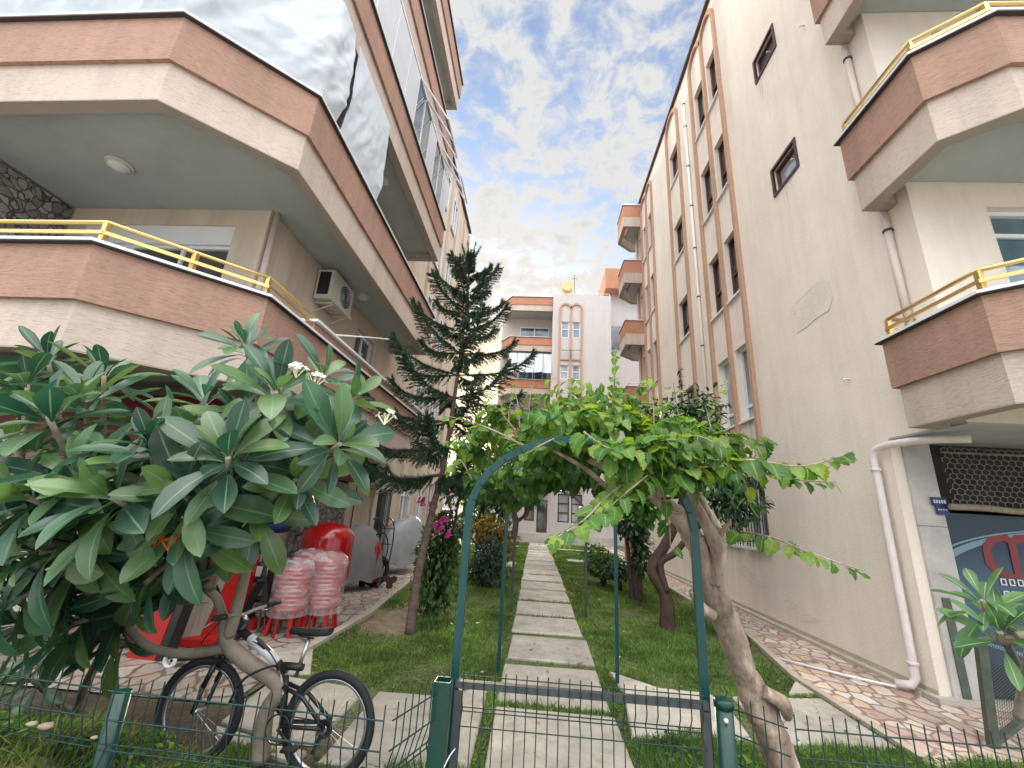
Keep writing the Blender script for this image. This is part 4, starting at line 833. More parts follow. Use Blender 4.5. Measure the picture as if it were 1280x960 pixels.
b = P(1275, 900, 3.0)
b2 = P(1290, 800, 2.75)
build_frang('frangipani_sapling', 'small pale green frangipani at the right edge in front of the blue banner', [([b, P(1282, 850, 2.95), b2, P(1270, 795, 2.75)], [.03, .028, .025, .02])],
    [(T(1228, 750, 2.9), (-.25, -.2, 1), 16, .85, b2), (T(1250, 790, 2.8), (-.3, -.4, .7), 12, .85, b2), (T(1300, 765, 2.9), (.2, -.2, .9), 14, .9, b2)], [], .27, tuple(b), None, 'pluml')
from mathutils import noise as mnoise
# ---------- generic crowns
def crown(name, blobs, tm, mat, parent, hang=.35, smooth=True):
    """blobs: centre, (rx,ry,rz), count, leaf size"""
    ps, ds, ns, ss = [], [], [], []
    for c, r, n, s in blobs:
        c = Vector(c); n = int(n*.88)
        for _ in range(n):
            d = rv(); q = d*(random.random()**.45); w = 1+.25*math.sin(q.x*7+c.x*5)*math.sin(q.z*6+c.y)
            p_t = Vector((c.x+q.x*r[0]*w, c.y+q.y*r[1]*w, c.z+q.z*r[2]*w))
            if tm is LH and mnoise.noise(p_t*4.2) < -.10: continue
            if tm is not LH and mnoise.noise(p_t*3.0) < -.30: continue
            ps.append((c.x+q.x*r[0]*w, c.y+q.y*r[1]*w, c.z+q.z*r[2]*w)); dd = d+rv(.7); dd.z -= hang*2; ds.append(dd.normalized())
            nn = Vector((0, -.15, 1))+d*.5+rv(.55); ns.append(nn.normalized()); ss.append(s*random.uniform(.6, 1.2))
    return scatter(name, tm, ps, ds, ns, ss, mat, parent, smooth)
# small leafy ground cover: on the bank, behind the fence, along the slab joints and through the lawn
def patch(name, label, n, x0, x1, y0, y1, s, mat, ok, zf=lambda x, y: 0.0, hgt=.04):
    ps, ds, ns, ss = [], [], [], []
    for _ in range(n):
        x, y = random.uniform(x0, x1), random.uniform(y0, y1)
        if not ok(x, y): continue
        a = random.random()*6.28; ps.append((x, y, zf(x, y)+random.random()**1.5*hgt)); ds.append((math.cos(a), math.sin(a), random.uniform(-.1, .6))); ns.append((random.gauss(0, .35), random.gauss(0, .35), 1)); ss.append(s*random.uniform(.5, 1.3))
    return tag(scatter(name, LO, ps, ds, ns, ss, M[mat]), label, 'ground cover', kind='stuff')
patch('leafy_weeds', 'broad leaved green weeds covering the bank at lower left', 15000, -4.6, -1.5, 1.25, 2.9, .045, 'shrub', lambda x, y: bank(x, y) > .08 and math.sin(x*7+y*3)+math.sin(y*9-x*4) > -.9, lambda x, y: bank(x, y)-.03, .09)
patch('leafy_cover', 'bushy low green plants along the inside of the wire fence', 15000, -1.6, 4.2, 2.3, 3.85, .042, 'shrub', lambda x, y: (x > .95 or (x < -.35 and y < 3.1 and math.sin(x*6+1)+math.sin(y*8) > .0)), hgt=.11)
def onslab(x, y): return any(inpoly(np.array([x]), np.array([y]), s)[0] for s in slabs[:26])
patch('joint_moss', 'green creeping plants filling the joints between the slabs', 3500, -.42, .95, 3.0, 9.8, .022, 'grass', lambda x, y: not onslab(x, y) and (y < 4.4 or x < -.2 or x > .68 or random.random() < .35), hgt=.03)
patch('joint_moss', 'green creeping plants edging the wide slabs beside the gate', 7000, -2.3, 2.95, 3.0, 5.5, .024, 'grass', lambda x, y: not onslab(x, y) and (abs(x-.25) > .55), hgt=.03)
patch('clover', 'clover leaves dotted through the left and right lawn', 26000, -2.5, 3.3, 4.3, 9.5, .022, 'grass', lambda x, y: inpoly(np.array([x]), np.array([y]), LW)[0] and not (-.3 < x < .78) and math.sin(x*3.1+y)+math.sin(y*2.7-x*2) > -.6 and not (abs(x+1.9) < .35 and 6.1 < y < 8.2), hgt=.03)
def px_blob(x, y, Y, rx, ry, n, s, dy=None):
    c = P(x, y, Y); k = (Vector(c)-Vector((0, 0, 1.6))).length/560; return (c, (rx*k, dy or max(rx, ry)*k*.8, ry*k), n, s)
def twig(m, A, pts, r0, r1, n, s, size_end=.5, hang=.5):
    sp = smooth_path(pts, 6); m.tube(sp, [r0+(r1-r0)*i/(len(sp)-1) for i in range(len(sp))], 5)
    for i in range(n):
        t = min(.99, (i+random.uniform(.1, .9))/n); k = t*(len(sp)-1); a = int(k); q = sp[a].lerp(sp[min(a+1, len(sp)-1)], k-a); ax = (sp[min(a+1, len(sp)-1)]-sp[max(a-1, 0)]).normalized()
        side = Vector((0, 0, 1)).cross(ax).normalized()*(1 if i % 2 else -1)
        d = (side*.8+ax*.45+rv(.35)+Vector((0, 0, -hang))).normalized(); A[0].append(q+d*.02); A[1].append(d); A[2].append((Vector((0, -.3, .8))+rv(.45)).normalized()); A[3].append(s*(1-(1-size_end)*t)*random.uniform(.8, 1.15))
# ---------- vine tree over the arch
VT = empty('vine_tree', tuple(P(985, 965, 2.8)), 'thick gnarled leaning tree whose light green leaves cover the green arch', 'tree')
m = MB()
from mathutils import noise as mnoise
def wob(pts, rs, n=26, nn=16, amp=.16):
    k0 = len(m.v)
    sp = smooth_path(pts, nn); rr = lerp_r(rs, nn); m.tube(sp, [q*.80*(.80 if len(pts) < 8 else .68) for q in rr], n)
    for i in range(k0, len(m.v)):
        ring = min((i-k0)//n, len(sp)-1); c = sp[ring]; p_ = Vector(m.v[i]); d = p_-c
        k = 1+amp*1.5*mnoise.noise(p_*7)+amp*1.1*mnoise.noise(Vector((p_.x*22, p_.y*22, p_.z*9)))+amp*.7*mnoise.noise(p_*45); m.v[i] = tuple(c+d*k)
wob([P(988, 990, 2.78), P(968, 925, 2.76), P(950, 885, 2.75), P(930, 840, 2.72), P(913, 790, 2.7), P(893, 745, 2.68), P(880, 705, 2.66), P(868, 672, 2.65)], [.155, .145, .148, .125, .122, .125, .118, .10])
wob([P(870, 680, 2.65), P(850, 648, 2.66), P(825, 625, 2.7), P(790, 600, 2.75), P(750, 580, 2.8), P(700, 560, 2.8)], [.09, .085, .075, .06, .045, .02])
wob([P(893, 730, 2.63), P(897, 690, 2.6), P(880, 650, 2.58), P(862, 615, 2.58), P(852, 590, 2.6)], [.06, .062, .050, .044, .03])
wob([P(893, 700, 2.66), P(900, 670, 2.66), P(882, 635, 2.66), P(872, 612, 2.66)], [.05, .04, .035, .025])
wob([P(900, 668, 2.6), P(905, 662, 2.58), P(913, 652, 2.56)], [.03, .022, .014], 12, 6)
wob([P(890, 770, 2.62), P(873, 755, 2.58), P(864, 738, 2.56)], [.05, .036, .028], 14, 8)
wob([P(985, 898, 2.7), P(978, 880, 2.67), P(955, 865, 2.66)], [.03, .065, .05], 14, 8)
wob([P(865, 640, 2.62), P(840, 640, 2.55), P(815, 622, 2.5), P(793, 612, 2.45)], [.012, .012, .010, .008], 6, 5, .05)
wob([P(760, 610, 2.6), P(730, 585, 2.55), P(690, 562, 2.5)], [.022, .02, .012], 8, 5)
A = [[], [], [], []]
for pts, n, s in [
 ([P(880, 575, 2.4), P(940, 575, 2.2), P(1000, 583, 2.1), P(1060, 568, 2.0)], 20, .15), ([P(950, 590, 2.25), P(1000, 600, 2.1), P(1045, 603, 2.0)], 10, .085),
 ([P(925, 665, 2.5), P(965, 672, 2.3), P(1010, 690, 2.15), P(1076, 713, 2.05)], 17, .095), ([P(850, 600, 2.3), P(820, 590, 2.1), P(790, 610, 1.95), P(755, 640, 1.9)], 18, .14),
 ([P(800, 590, 2.2), P(760, 620, 2.0), P(730, 650, 1.9), P(690, 675, 1.85)], 22, .135), ([P(765, 520, 2.5), P(768, 480, 2.5), P(770, 435, 2.5)], 16, .085),
 ([P(712, 520, 2.5), P(714, 490, 2.5), P(716, 470, 2.5)], 8, .08), ([P(660, 560, 2.3), P(610, 535, 2.3), P(560, 520, 2.3)], 12, .10), ([P(650, 545, 2.4), P(625, 515, 2.4), P(610, 500, 2.4)], 10, .09),
 ([P(700, 545, 2.3), P(670, 560, 2.2), P(650, 575, 2.2)], 8, .10), ([P(845, 560, 2.2), P(870, 545, 2.1), P(905, 560, 2.0)], 12, .12), ([P(900, 560, 2.3), P(930, 600, 2.2), P(935, 630, 2.2)], 9, .11),
 ([P(830, 620, 2.2), P(836, 650, 2.2), P(838, 685, 2.15)], 4, .10), ([P(590, 600, 2.6), P(575, 575, 2.6), P(560, 590, 2.6)], 8, .09), ([P(730, 540, 2.2), P(760, 560, 2.0), P(800, 560, 1.95)], 14, .13),
 ([P(790, 500, 2.6), P(800, 480, 2.6), P(815, 470, 2.6)], 8, .08), ([P(690, 520, 2.6), P(700, 500, 2.6), P(740, 500, 2.6)], 10, .09), ([P(870, 590, 2.2), P(895, 575, 2.1), P(920, 590, 2.0)], 9, .13)]:
    twig(m, A, pts, .007, .002, n, s)
for _ in range(22):
    x_ = random.uniform(600, 900); b_ = P(x_, 535, 2.5+random.uniform(-.2, .3)); u_ = Vector((random.uniform(-.12, .12), random.uniform(-.1, .1), random.uniform(.12, .30))); twig(m, A, [b_, b_+u_*.5+rv(.015), b_+u_], .004, .0015, random.randint(5, 10), .07, .5, .1)
m.build('trunk', M['bark'], VT, fix=False)
bl = [px_blob(690, 530, 2.5, 70, 22, 420, .075), px_blob(635, 528, 2.5, 45, 24, 230, .075), px_blob(770, 535, 2.6, 70, 28, 560, .078), px_blob(835, 545, 2.5, 55, 30, 460, .085), px_blob(800, 578, 2.4, 38, 24, 170, .095),
      px_blob(880, 572, 2.4, 42, 20, 200, .09), px_blob(735, 508, 2.9, 75, 18, 330, .075), px_blob(900, 556, 2.5, 55, 16, 150, .09), px_blob(595, 560, 2.7, 35, 25, 130, .07), px_blob(720, 490, 2.7, 60, 16, 70, .06), px_blob(795, 568, 2.08, 42, 18, 120, .09), px_blob(850, 596, 2.08, 26, 30, 120, .095), px_blob(835, 560, 2.1, 40, 20, 120, .09),
      px_blob(680, 590, 3.6, 70, 22, 560, .085), px_blob(640, 605, 4.2, 45, 25, 420, .085), px_blob(760, 590, 3.6, 60, 28, 560, .085), px_blob(700, 566, 3.0, 80, 14, 450, .08), px_blob(800, 635, 3.6, 26, 26, 200, .085), px_blob(600, 595, 3.4, 22, 22, 160, .07)]
scatter('foliage', LH, A[0], A[1], A[2], A[3], M['vine'], VT)
crown('foliage', bl[:13], LH, M['vine'], VT, .5); crown('foliage', bl[13:], LH, M['shrub'], VT, .6)
# ---------- citrus tree by the right wall
o = empty('citrus_tree', tuple(G(833, 787)), 'twisted dark stemmed tree with small glossy leaves behind the arch near the cream wall', 'tree')
m = MB(); m.tube(smooth_path([P(834, 790, 7.4), P(832, 745, 7.4), P(815, 712, 7.4), P(832, 680, 7.35), P(848, 645, 7.3), P(860, 600, 7.2), P(880, 560, 7.1)], 7), lerp_r([.13, .10, .085, .08, .07, .05, .03], 7), 10)
m.tube(smooth_path([P(833, 740, 7.35), P(826, 705, 7.3), P(845, 690, 7.2), P(868, 660, 7.1), P(900, 620, 7.0)], 6), lerp_r([.06, .05, .05, .04, .02], 6), 8)
A = [[], [], [], []]
for pts, n in (([P(855, 520, 7), P(852, 490, 7), P(850, 460, 7)], 22), ([P(835, 520, 7), P(838, 505, 7), P(842, 490, 7)], 12), ([P(885, 530, 7), P(895, 510, 7), P(905, 505, 7)], 16), ([P(870, 520, 7), P(878, 505, 7), P(880, 495, 7)], 12),
              ([P(815, 520, 7), P(805, 505, 7), P(800, 500, 7)], 12), ([P(925, 610, 6.8), P(945, 600, 6.8), P(955, 615, 6.8)], 16), ([P(915, 630, 6.8), P(925, 650, 6.8), P(920, 665, 6.8)], 12)): twig(m, A, [P(876, 568, 7.12) if pts[0].z > 2.3 and pts[0].x < P(912, 610, 6.8).x-.05 else P(898, 622, 7.0)]+pts, .02, .005, n*2, .12, .7)
m.build('trunk', M['barkd'], o, fix=False); scatter('foliage', LO, A[0], A[1], A[2], A[3], M['darkl'], o)
crown('foliage', [px_blob(872, 508, 7, 30, 24, 420, .11), px_blob(820, 515, 7, 26, 14, 200, .11), px_blob(865, 545, 7, 45, 35, 1500, .11), px_blob(905, 590, 6.8, 38, 40, 1500, .11), px_blob(925, 630, 6.8, 28, 22, 500, .10), px_blob(840, 580, 7.2, 40, 40, 900, .11), px_blob(885, 640, 6.6, 25, 22, 350, .11)], LO, M['darkl'], o, .2)
# slender tree
o = empty('slender_tree', tuple(G(792, 752)), 'slender multi stemmed tree with dense dark leaves right of the stepping stones', 'tree')
m = MB()
for a in ((790, 755, 786, 700, 780, 640), (797, 755, 792, 705, 795, 650), (800, 752, 800, 700, 806, 640)): m.tube(smooth_path([P(a[0], a[1], 9.5), P(a[2], a[3], 9.5), P(a[4], a[5], 9.4)], 5), lerp_r([.06, .045, .03], 5), 7)
m.build('trunk', M['barkd'], o, fix=False)
crown('foliage', [px_blob(790, 650, 9.4, 22, 28, 1100, .13), px_blob(802, 690, 9.4, 11, 26, 500, .12), px_blob(780, 620, 9.4, 30, 22, 700, .13)], LO, M['darkl'], o, .2)
def bush(name, label, cat, blobs, mat, loc, tm=LO, group=None, extra=None):
    o = empty(name, loc, label, cat, group); m = MB()
    for c, r, n, s in blobs[:4]: m.tube([(loc[0], loc[1], 0), Vector((loc[0], loc[1], 0)).lerp(Vector(c), .5)+rv(.05), c], [.04, .03, .015], 6)
    m.build('stems', M['barkd'], o, fix=False); crown('foliage', blobs, tm, M[mat], o, .25)
    return o
l = G(545, 765)
o = bush('bougainvillea', 'tall dark green bougainvillea column with magenta flowers left of the arch', 'shrub', [px_blob(548, 700, 7.2, 26, 58, 3600, .085), px_blob(560, 665, 7.2, 22, 28, 1100, .085), px_blob(540, 745, 7.1, 14, 22, 500, .08), px_blob(575, 615, 6.8, 26, 22, 420, .085), px_blob(600, 590, 6.5, 28, 18, 300, .085)], 'boug', (l.x, l.y, 0))
for (x, y, r, n) in ((528, 626, 5, 10), (542, 634, 5, 10), (570, 604, 5, 14), (575, 598, 4, 8), (548, 659, 7, 22), (560, 668, 4, 9), (553, 650, 5, 12), (588, 565, 5, 12), (628, 594, 5, 12), (640, 592, 4, 8), (597, 567, 4, 8), (538, 630, 3, 6)):
    f = MB()
    for _ in range(n*2):
        q = P(x+random.gauss(0, r*.5), y+random.gauss(0, r*.5), 6.7); d = rv(.035); e = d.orthogonal().normalized()*.025; f.quad([q-d, q-e, q+d, q+e])
    f.build('flower', M['pink'], o, fix=False)
l = G(612, 736); bush('round_bush', 'rounded clipped blue green bush on the left lawn', 'shrub', [px_blob(612, 702, 9.8, 24, 30, 4200, .075), px_blob(598, 722, 9.8, 16, 14, 700, .07)], 'bushb', (l.x, l.y, 0))
l = P(620, 680, 13); bush('rusty_bush', 'rust and yellow leaved bush behind the rounded bush', 'shrub', [px_blob(612, 662, 13, 26, 16, 1200, .14), px_blob(634, 680, 13, 14, 20, 500, .13)], 'rust', (l.x, l.y, 0))
l = P(755, 715, 11); bush('low_bush', 'loose yellow green bush on the right lawn edge', 'shrub', [px_blob(755, 705, 11, 26, 14, 1500, .10), px_blob(742, 690, 11.5, 18, 10, 500, .10)], 'shrub', (l.x, l.y, 0))
l = P(775, 712, 10.5); bush('low_bush', 'small dark bush at the foot of the slender tree', 'shrub', [px_blob(772, 712, 10.3, 16, 12, 600, .10)], 'darkl', (l.x, l.y, 0))
l = P(605, 690, 17); bush('garden_shrub', 'green shrub at the far left end of the lawn below the parked cars', 'shrub', [px_blob(600, 645, 17, 22, 16, 1000, .18), px_blob(580, 660, 16, 14, 16, 500, .16)], 'boug', (l.x, l.y, 0))
def tree(label, base, stems, blobs, mat, name='garden_tree', bark='barkd', group=None, tm=LO):
    o = empty(name, tuple(base), label, 'tree', group); m = MB()
    for pts, rs in stems: m.tube(smooth_path(pts, 5), lerp_r(rs, 5), 8)
    m.build('trunk', M[bark], o, fix=False); crown('foliage', blobs, tm, M[mat], o, .25); return o
b = P(642, 672, 20)
tree('small forked bare stemmed tree in front of the far ground floor window', b, [([b, P(645, 650, 20), P(640, 630, 20), P(645, 612, 20)], [.16, .12, .09, .05]), ([P(645, 652, 20), P(655, 645, 20), P(660, 630, 20)], [.09, .07, .04])],
     [px_blob(645, 612, 20, 26, 16, 1300, .20), px_blob(662, 620, 20, 20, 12, 800, .20)], 'shrub')
b = P(598, 690, 14)
tree('dark leafy tree between the bougainvillea and the far house wall', b, [([b, P(600, 650, 14), P(612, 605, 14)], [.12, .09, .05])], [px_blob(612, 608, 14, 34, 26, 2600, .15), px_blob(628, 635, 14, 18, 22, 900, .15)], 'darkl')
for i, (x, Yq, h, w_) in enumerate(((-14, 52, 7.5, 3.6), (-9.5, 58, 7, 3.5), (-5.6, 50, 4.2, 2.6), (-18, 60, 9, 4))):
    o = tree(('rounded distant tree beyond the white house, leftmost of four', 'distant tree second from the left beyond the white house', 'low distant tree just left of the far building', 'tallest distant tree at the far left')[i], (x, Yq, 0),
        [([(x, Yq, 0), (x+.1, Yq, h*.4), (x, Yq, h*.7)], [.25, .2, .1])], [((x, Yq, h*.62), (w_, w_*.8, h*.36), 1500, .5), ((x+w_*.5, Yq, h*.5), (w_*.7, w_*.6, h*.25), 500, .5)], 'boug', 'distant_tree', group='trees beyond the far house')
# ---------- Norfolk pine
PI = empty('norfolk_pine', tuple(G(512, 792)), 'dark tiered Norfolk pine rising over the left lawn, trunk leaning slightly right', 'tree')
path = smooth_path([G(512, 792), P(522, 720, 6.15), P(540, 640, 6.18), P(556, 575, 6.2), P(572, 470, 6.2), P(583, 380, 6.2), P(588, 318, 6.2)], 10)
def along(z):
    for a, b_ in zip(path, path[1:]):
        if a.z <= z <= b_.z: return a.lerp(b_, (z-a.z)/(b_.z-a.z+1e-9))
    return path[-1]
m = MB(); m.tube(path, [.066*(1-.85*i/(len(path)-1)) for i in range(len(path))], 10); NV = []; 
ztop = path[-1].z; zs = []; z = 2.05
while z < ztop-.12: zs.append(z); z += .40-.007*len(zs)
def needles(p0, p1, L, dens, droop=0):
    p0 = np.array(p0); p1 = np.array(p1); ln = np.linalg.norm(p1-p0); n = int(ln*dens)+2; t = np.random.rand(n)[:, None]; c = p0+(p1-p0)*t; d = (p1-p0)/(ln+1e-9)
    r = np.random.randn(n, 3); r -= (r@d)[:, None]*d; r /= np.linalg.norm(r, axis=1, keepdims=True)+1e-9
    tip = c+(r*.75+d*.75+np.array([0, 0, .15]))*L*np.random.uniform(.6, 1.1, (n, 1)); s = np.cross(r, d)*.0052
    NV.append(np.stack([c-s, c+s, tip], 1).reshape(-1, 3))
for k, z in enumerate(zs):
    c = along(z); f = (z-zs[0])/(ztop-zs[0]); L = (1.42*(1-f)**.9+.20)*(.72 if k == 0 else 1); nb = 5; a0 = k*.55+random.random()*.4
    for j in range(nb):
        az = a0+j*6.283/nb+random.uniform(-.15, .15); l = L*random.uniform(.82, 1.1); h = Vector((math.cos(az), math.sin(az), 0)); rise = -.03+.45*f
        pts = [c+h*l*t+Vector((0, 0, l*(rise*t-.20*t*(1-f)+.30*t*t*t*t))) for t in (0, .25, .5, .75, .9, 1)]
        sp = smooth_path(pts, 4); m.tube(sp, [.018*(1-.75*i/(len(sp)-1))*(1.2-f) for i in range(len(sp))], 5)
        side = Vector((0, 0, 1)).cross(h)
        for i in range(2, len(sp)-1):
            needles(sp[i], sp[i+1], .075-.02*f, 420*(1-.6*f))
            for rep in range(2):
                for sgn in (-1, 1):
                    bl_ = .33*(1-.5*f)*(1-.55*(i/len(sp))**3)*random.uniform(.7, 1.1); d = (sp[i+1]-sp[i]).normalized()
                    q0 = sp[i].lerp(sp[i+1], random.random()); q1 = q0+side*sgn*bl_*.42+d*bl_*.50+Vector((0, 0, -bl_*.22)); q2 = q1+d*bl_*.35+side*sgn*bl_*.05+Vector((0, 0, -bl_*.28))
                    m.bar(q0, q1, .005); needles(q0, q1, .042, 310*(1-.4*f)); needles(q1, q2, .034, 310*(1-.4*f))
        needles(sp[-3], sp[-1]+(sp[-1]-sp[-2])*.5+Vector((0, 0, .05)), .07, 500)
for j in range(7):
    a = j*.9; q = path[-1]; needles(q-Vector((0, 0, .3)), q+Vector((math.cos(a)*.16, math.sin(a)*.16, .14)), .06, 350)
m.build('trunk', M['barkn'], PI, fix=False); V = np.vstack(NV); fast('foliage', V, np.arange(len(V)).reshape(-1, 3), M['needle'], PI)
# low broken pine sprays near the trunk foot of the crown are part of the same whorls

# ================================================================== ARCH, GATE, FENCE
def arch(y, x0, x1, label, mat, w=.055, hs=1.56, ht=1.99):
    o = empty('garden_arch', ((x0+x1)/2, y, 0), label, 'arch', 'green arches over the stepping path'); m = MB()
    c = (x0+x1)/2; r = (x1-x0)/2; pts = [(x0, y, 0), (x0, y, hs)]+[(c-r*math.cos(math.pi*i/16), y, hs+(ht-hs)*math.sin(math.pi*i/16)) for i in range(1, 16)]+[(x1, y, hs), (x1, y, 0)]
    for a, b_ in zip(pts, pts[1:]): m.bar(a, (b_[0]+(b_[0]-a[0])*.02, y, b_[2]+(b_[2]-a[2])*.02 if abs(b_[2]-a[2]) < .5 else b_[2]), w*.9, w*.62, up=(0, 1, 0))
    m.build('hoop', mat, o, fix=False); return o
arch(2.28, -.345, .80, 'nearest green metal arch standing just inside the wire gate', M['green'], .042)
arch(4.9, -.31, .88, 'middle green arch at the edge of the lawn', M['green'], .04); arch(7.66, -.33, .88, 'farthest arch with dark posts beside the path', M['gatem'], .045)
m = MB()
for x, z in ((-.31, 1.72), (.76, 1.72), (.05, 1.96), (.42, 1.96)): m.tube([(x, 2.3, z), (x*1.0, 7.66, z)], .008, 5)
tag(m.build('arch_wires', M['wire']), 'thin wires strung lengthwise between the three green arches', 'wires')
def vmesh(m, p, q, ztop, zbot, sp=.05, r=.0027, beads=True, over=.035):
    p = Vector(p); q = Vector(q); d = q-p; L = d.length; d.normalize(); n = Vector((d.y, -d.x, 0)); k = int(L/sp)
    zz = [ztop-.015, ztop-.11, ztop-.20, ztop-.22, ztop-.30, ztop-.50, ztop-.70]
    zz = [z for z in zz if z > zbot]
    offs = {2: .028, 3: .028}
    for i in range(k+1):
        b_ = p+d*(i*sp); pts = [(b_.x, b_.y, ztop+over), (b_.x, b_.y, ztop-.11), (b_.x+n.x*.03, b_.y+n.y*.03, ztop-.21), (b_.x, b_.y, ztop-.31), (b_.x, b_.y, zbot)]
        m.tube(pts, r, 5, cap=False)
    for i, z in enumerate(zz):
        o_ = n*offs.get(i, 0); m.tube([(p.x+o_.x, p.y+o_.y, z), (q.x+o_.x, q.y+o_.y, z)], r*1.15, 5, cap=False)
def post(m, x, y, z, w=.052, d=.06):
    m.tube([(x, y, 0), (x, y, z)], w*.62, 14)
ZF = .84
fl_ = empty('wire_fence', (-2, 1.87, 0), 'green wire fence with bent ridges left of the gate, in front of the bicycle', 'fence')
m = MB(); vmesh(m, (-.36, 2.2, 0), (-.50, 1.84, 0), ZF, .03, .045); vmesh(m, (-.53, 1.83, 0), (-1.66, 1.86, 0), ZF, .03); vmesh(m, (-1.70, 1.87, 0), (-5.2, 2.15, 0), ZF, .03); m.build('wire_panel', M['wire'], fl_, fix=False)
for (x, y, z) in ((-1.66, 1.93, .80), (-3.9, 2.1, .80)): m = MB(); post(m, x, y, z); m.build('post', M['postg'], fl_)
fr_ = empty('wire_fence', (2, 2.1, 0), 'green welded wire fence panel right of the gate, crossing the leaning tree trunk', 'fence')
m = MB(); vmesh(m, (.88, 2.24, 0), (1.05, 2.08, 0), ZF, .03); vmesh(m, (1.08, 2.08, 0), (5.2, 2.12, 0), ZF, .03); m.build('wire_panel', M['wire'], fr_, fix=False)
m = MB(); post(m, 3.3, 2.14, .86); m.build('post', M['postg'], fr_)
gt = empty('garden_gate', (.2, 2.18, 0), 'low grey framed wire mesh gate between two green posts', 'gate')
for x, nm in ((-.375, 0), (.835, 1)):
    o = empty('gate_post', (x, 2.16, 0), ('open topped bright green square post on the left of the gate', 'round capped dark green post on the right of the gate')[nm], 'post')
    if nm == 0: MB().box((x-.037, 2.115, 0), (x-.031, 2.185, .865)).box((x+.031, 2.115, 0), (x+.037, 2.185, .865)).box((x-.031, 2.115, 0), (x+.031, 2.121, .865)).box((x-.031, 2.179, 0), (x+.031, 2.185, .865)).box((x-.030, 2.122, .0), (x+.030, 2.178, .84)).build('post_body', M['postg'], o)
    else:
        MB().tube([(x, 2.16, 0), (x, 2.16, .87)], .036, 18).build('post_body', M['postg'], o); MB().lathe(x, 2.16, [(.040, .85), (.040, .878), (.028, .885), (.01, .887)], 18).build('post_cap', M['postg'], o)
        MB().lathe(x-.01, 2.12, [(.008, .81), (.009, .82), (.005, .825)], 10).build('bolt', M['plate'], o)
m = MB(); y = 2.19
m.bar((-.325, y, .841), (.78, y, .841), .03, .027); m.bar((-.31, y, .03), (-.31, y, .82), .032, .032); m.bar((.765, y, .03), (.765, y, .82), .032, .032); m.bar((-.29, y, .05), (.75, y, .05), .032, .032); m.build('frame', M['gatem'], gt)
m = MB(); n_ = 22
for i in range(n_+1): x = -.29+1.04*i/n_; m.tube([(x, y-.02, .90), (x, y-.02, .79), (x, y+.01, .745), (x, y-.02, .70), (x, y-.02, .05)], .0027, 5, cap=False)
for z, oy in ((.882, -.02), (.75, .01), (.735, .01), (.69, -.02), (.52, -.02), (.35, -.02), (.2, -.02)): m.tube([(-.30, y+oy, z), (.76, y+oy, z)], .0026, 5, cap=False)
m.build('wire_mesh', M['wire'], gt, fix=False)
tw = MB()
for z in (.52, .34): tw.tube(smooth_path([(-.43, 2.10, z+.0), (-.37, 2.09, z-.01), (-.32, 2.15, z+.07), (-.29, 2.2, z+.09)], 5), .003, 5); tw.tube(smooth_path([(-.43, 2.10, z-.04), (-.36, 2.08, z-.06), (-.30, 2.14, z-.02)], 5), .003, 5)
tag(tw.build('tie_wire', M['silver'], fix=False), 'loose pale wire tied round the left gate post', 'wire')
# metal framed cage gate at the far right
cg = empty('mesh_frame', (3.75, 4.28, 0), 'rusty grey green metal frame with fine mesh leaning at the right edge', 'frame')
m = MB(); a = P(1242, 935, 4.25); b_ = P(1225, 800, 4.1); m.bar(a, b_, .075, .04); m.bar(a+Vector((0, 0, .03)), P(1330, 860, 4.3), .06, .03); m.bar(b_, P(1255, 795, 4.1), .06, .02); m.bar(P(1255, 797, 4.1), P(1290, 870, 4.2), .05, .02); m.build('frame', M['cagem'], cg)
m = MB()
for i in range(1, 34): t = i/34; p_ = a.lerp(P(1330, 860, 4.3), t); m.tube([p_, p_+(b_-a)*.97], .0018, 3, cap=False)
for i in range(1, 34): t = i/34; p_ = a.lerp(b_, t); m.tube([p_, p_+(P(1330, 860, 4.3)-a)], .0018, 3, cap=False)
m.build('fine_mesh', M['cagem'], cg, fix=False)

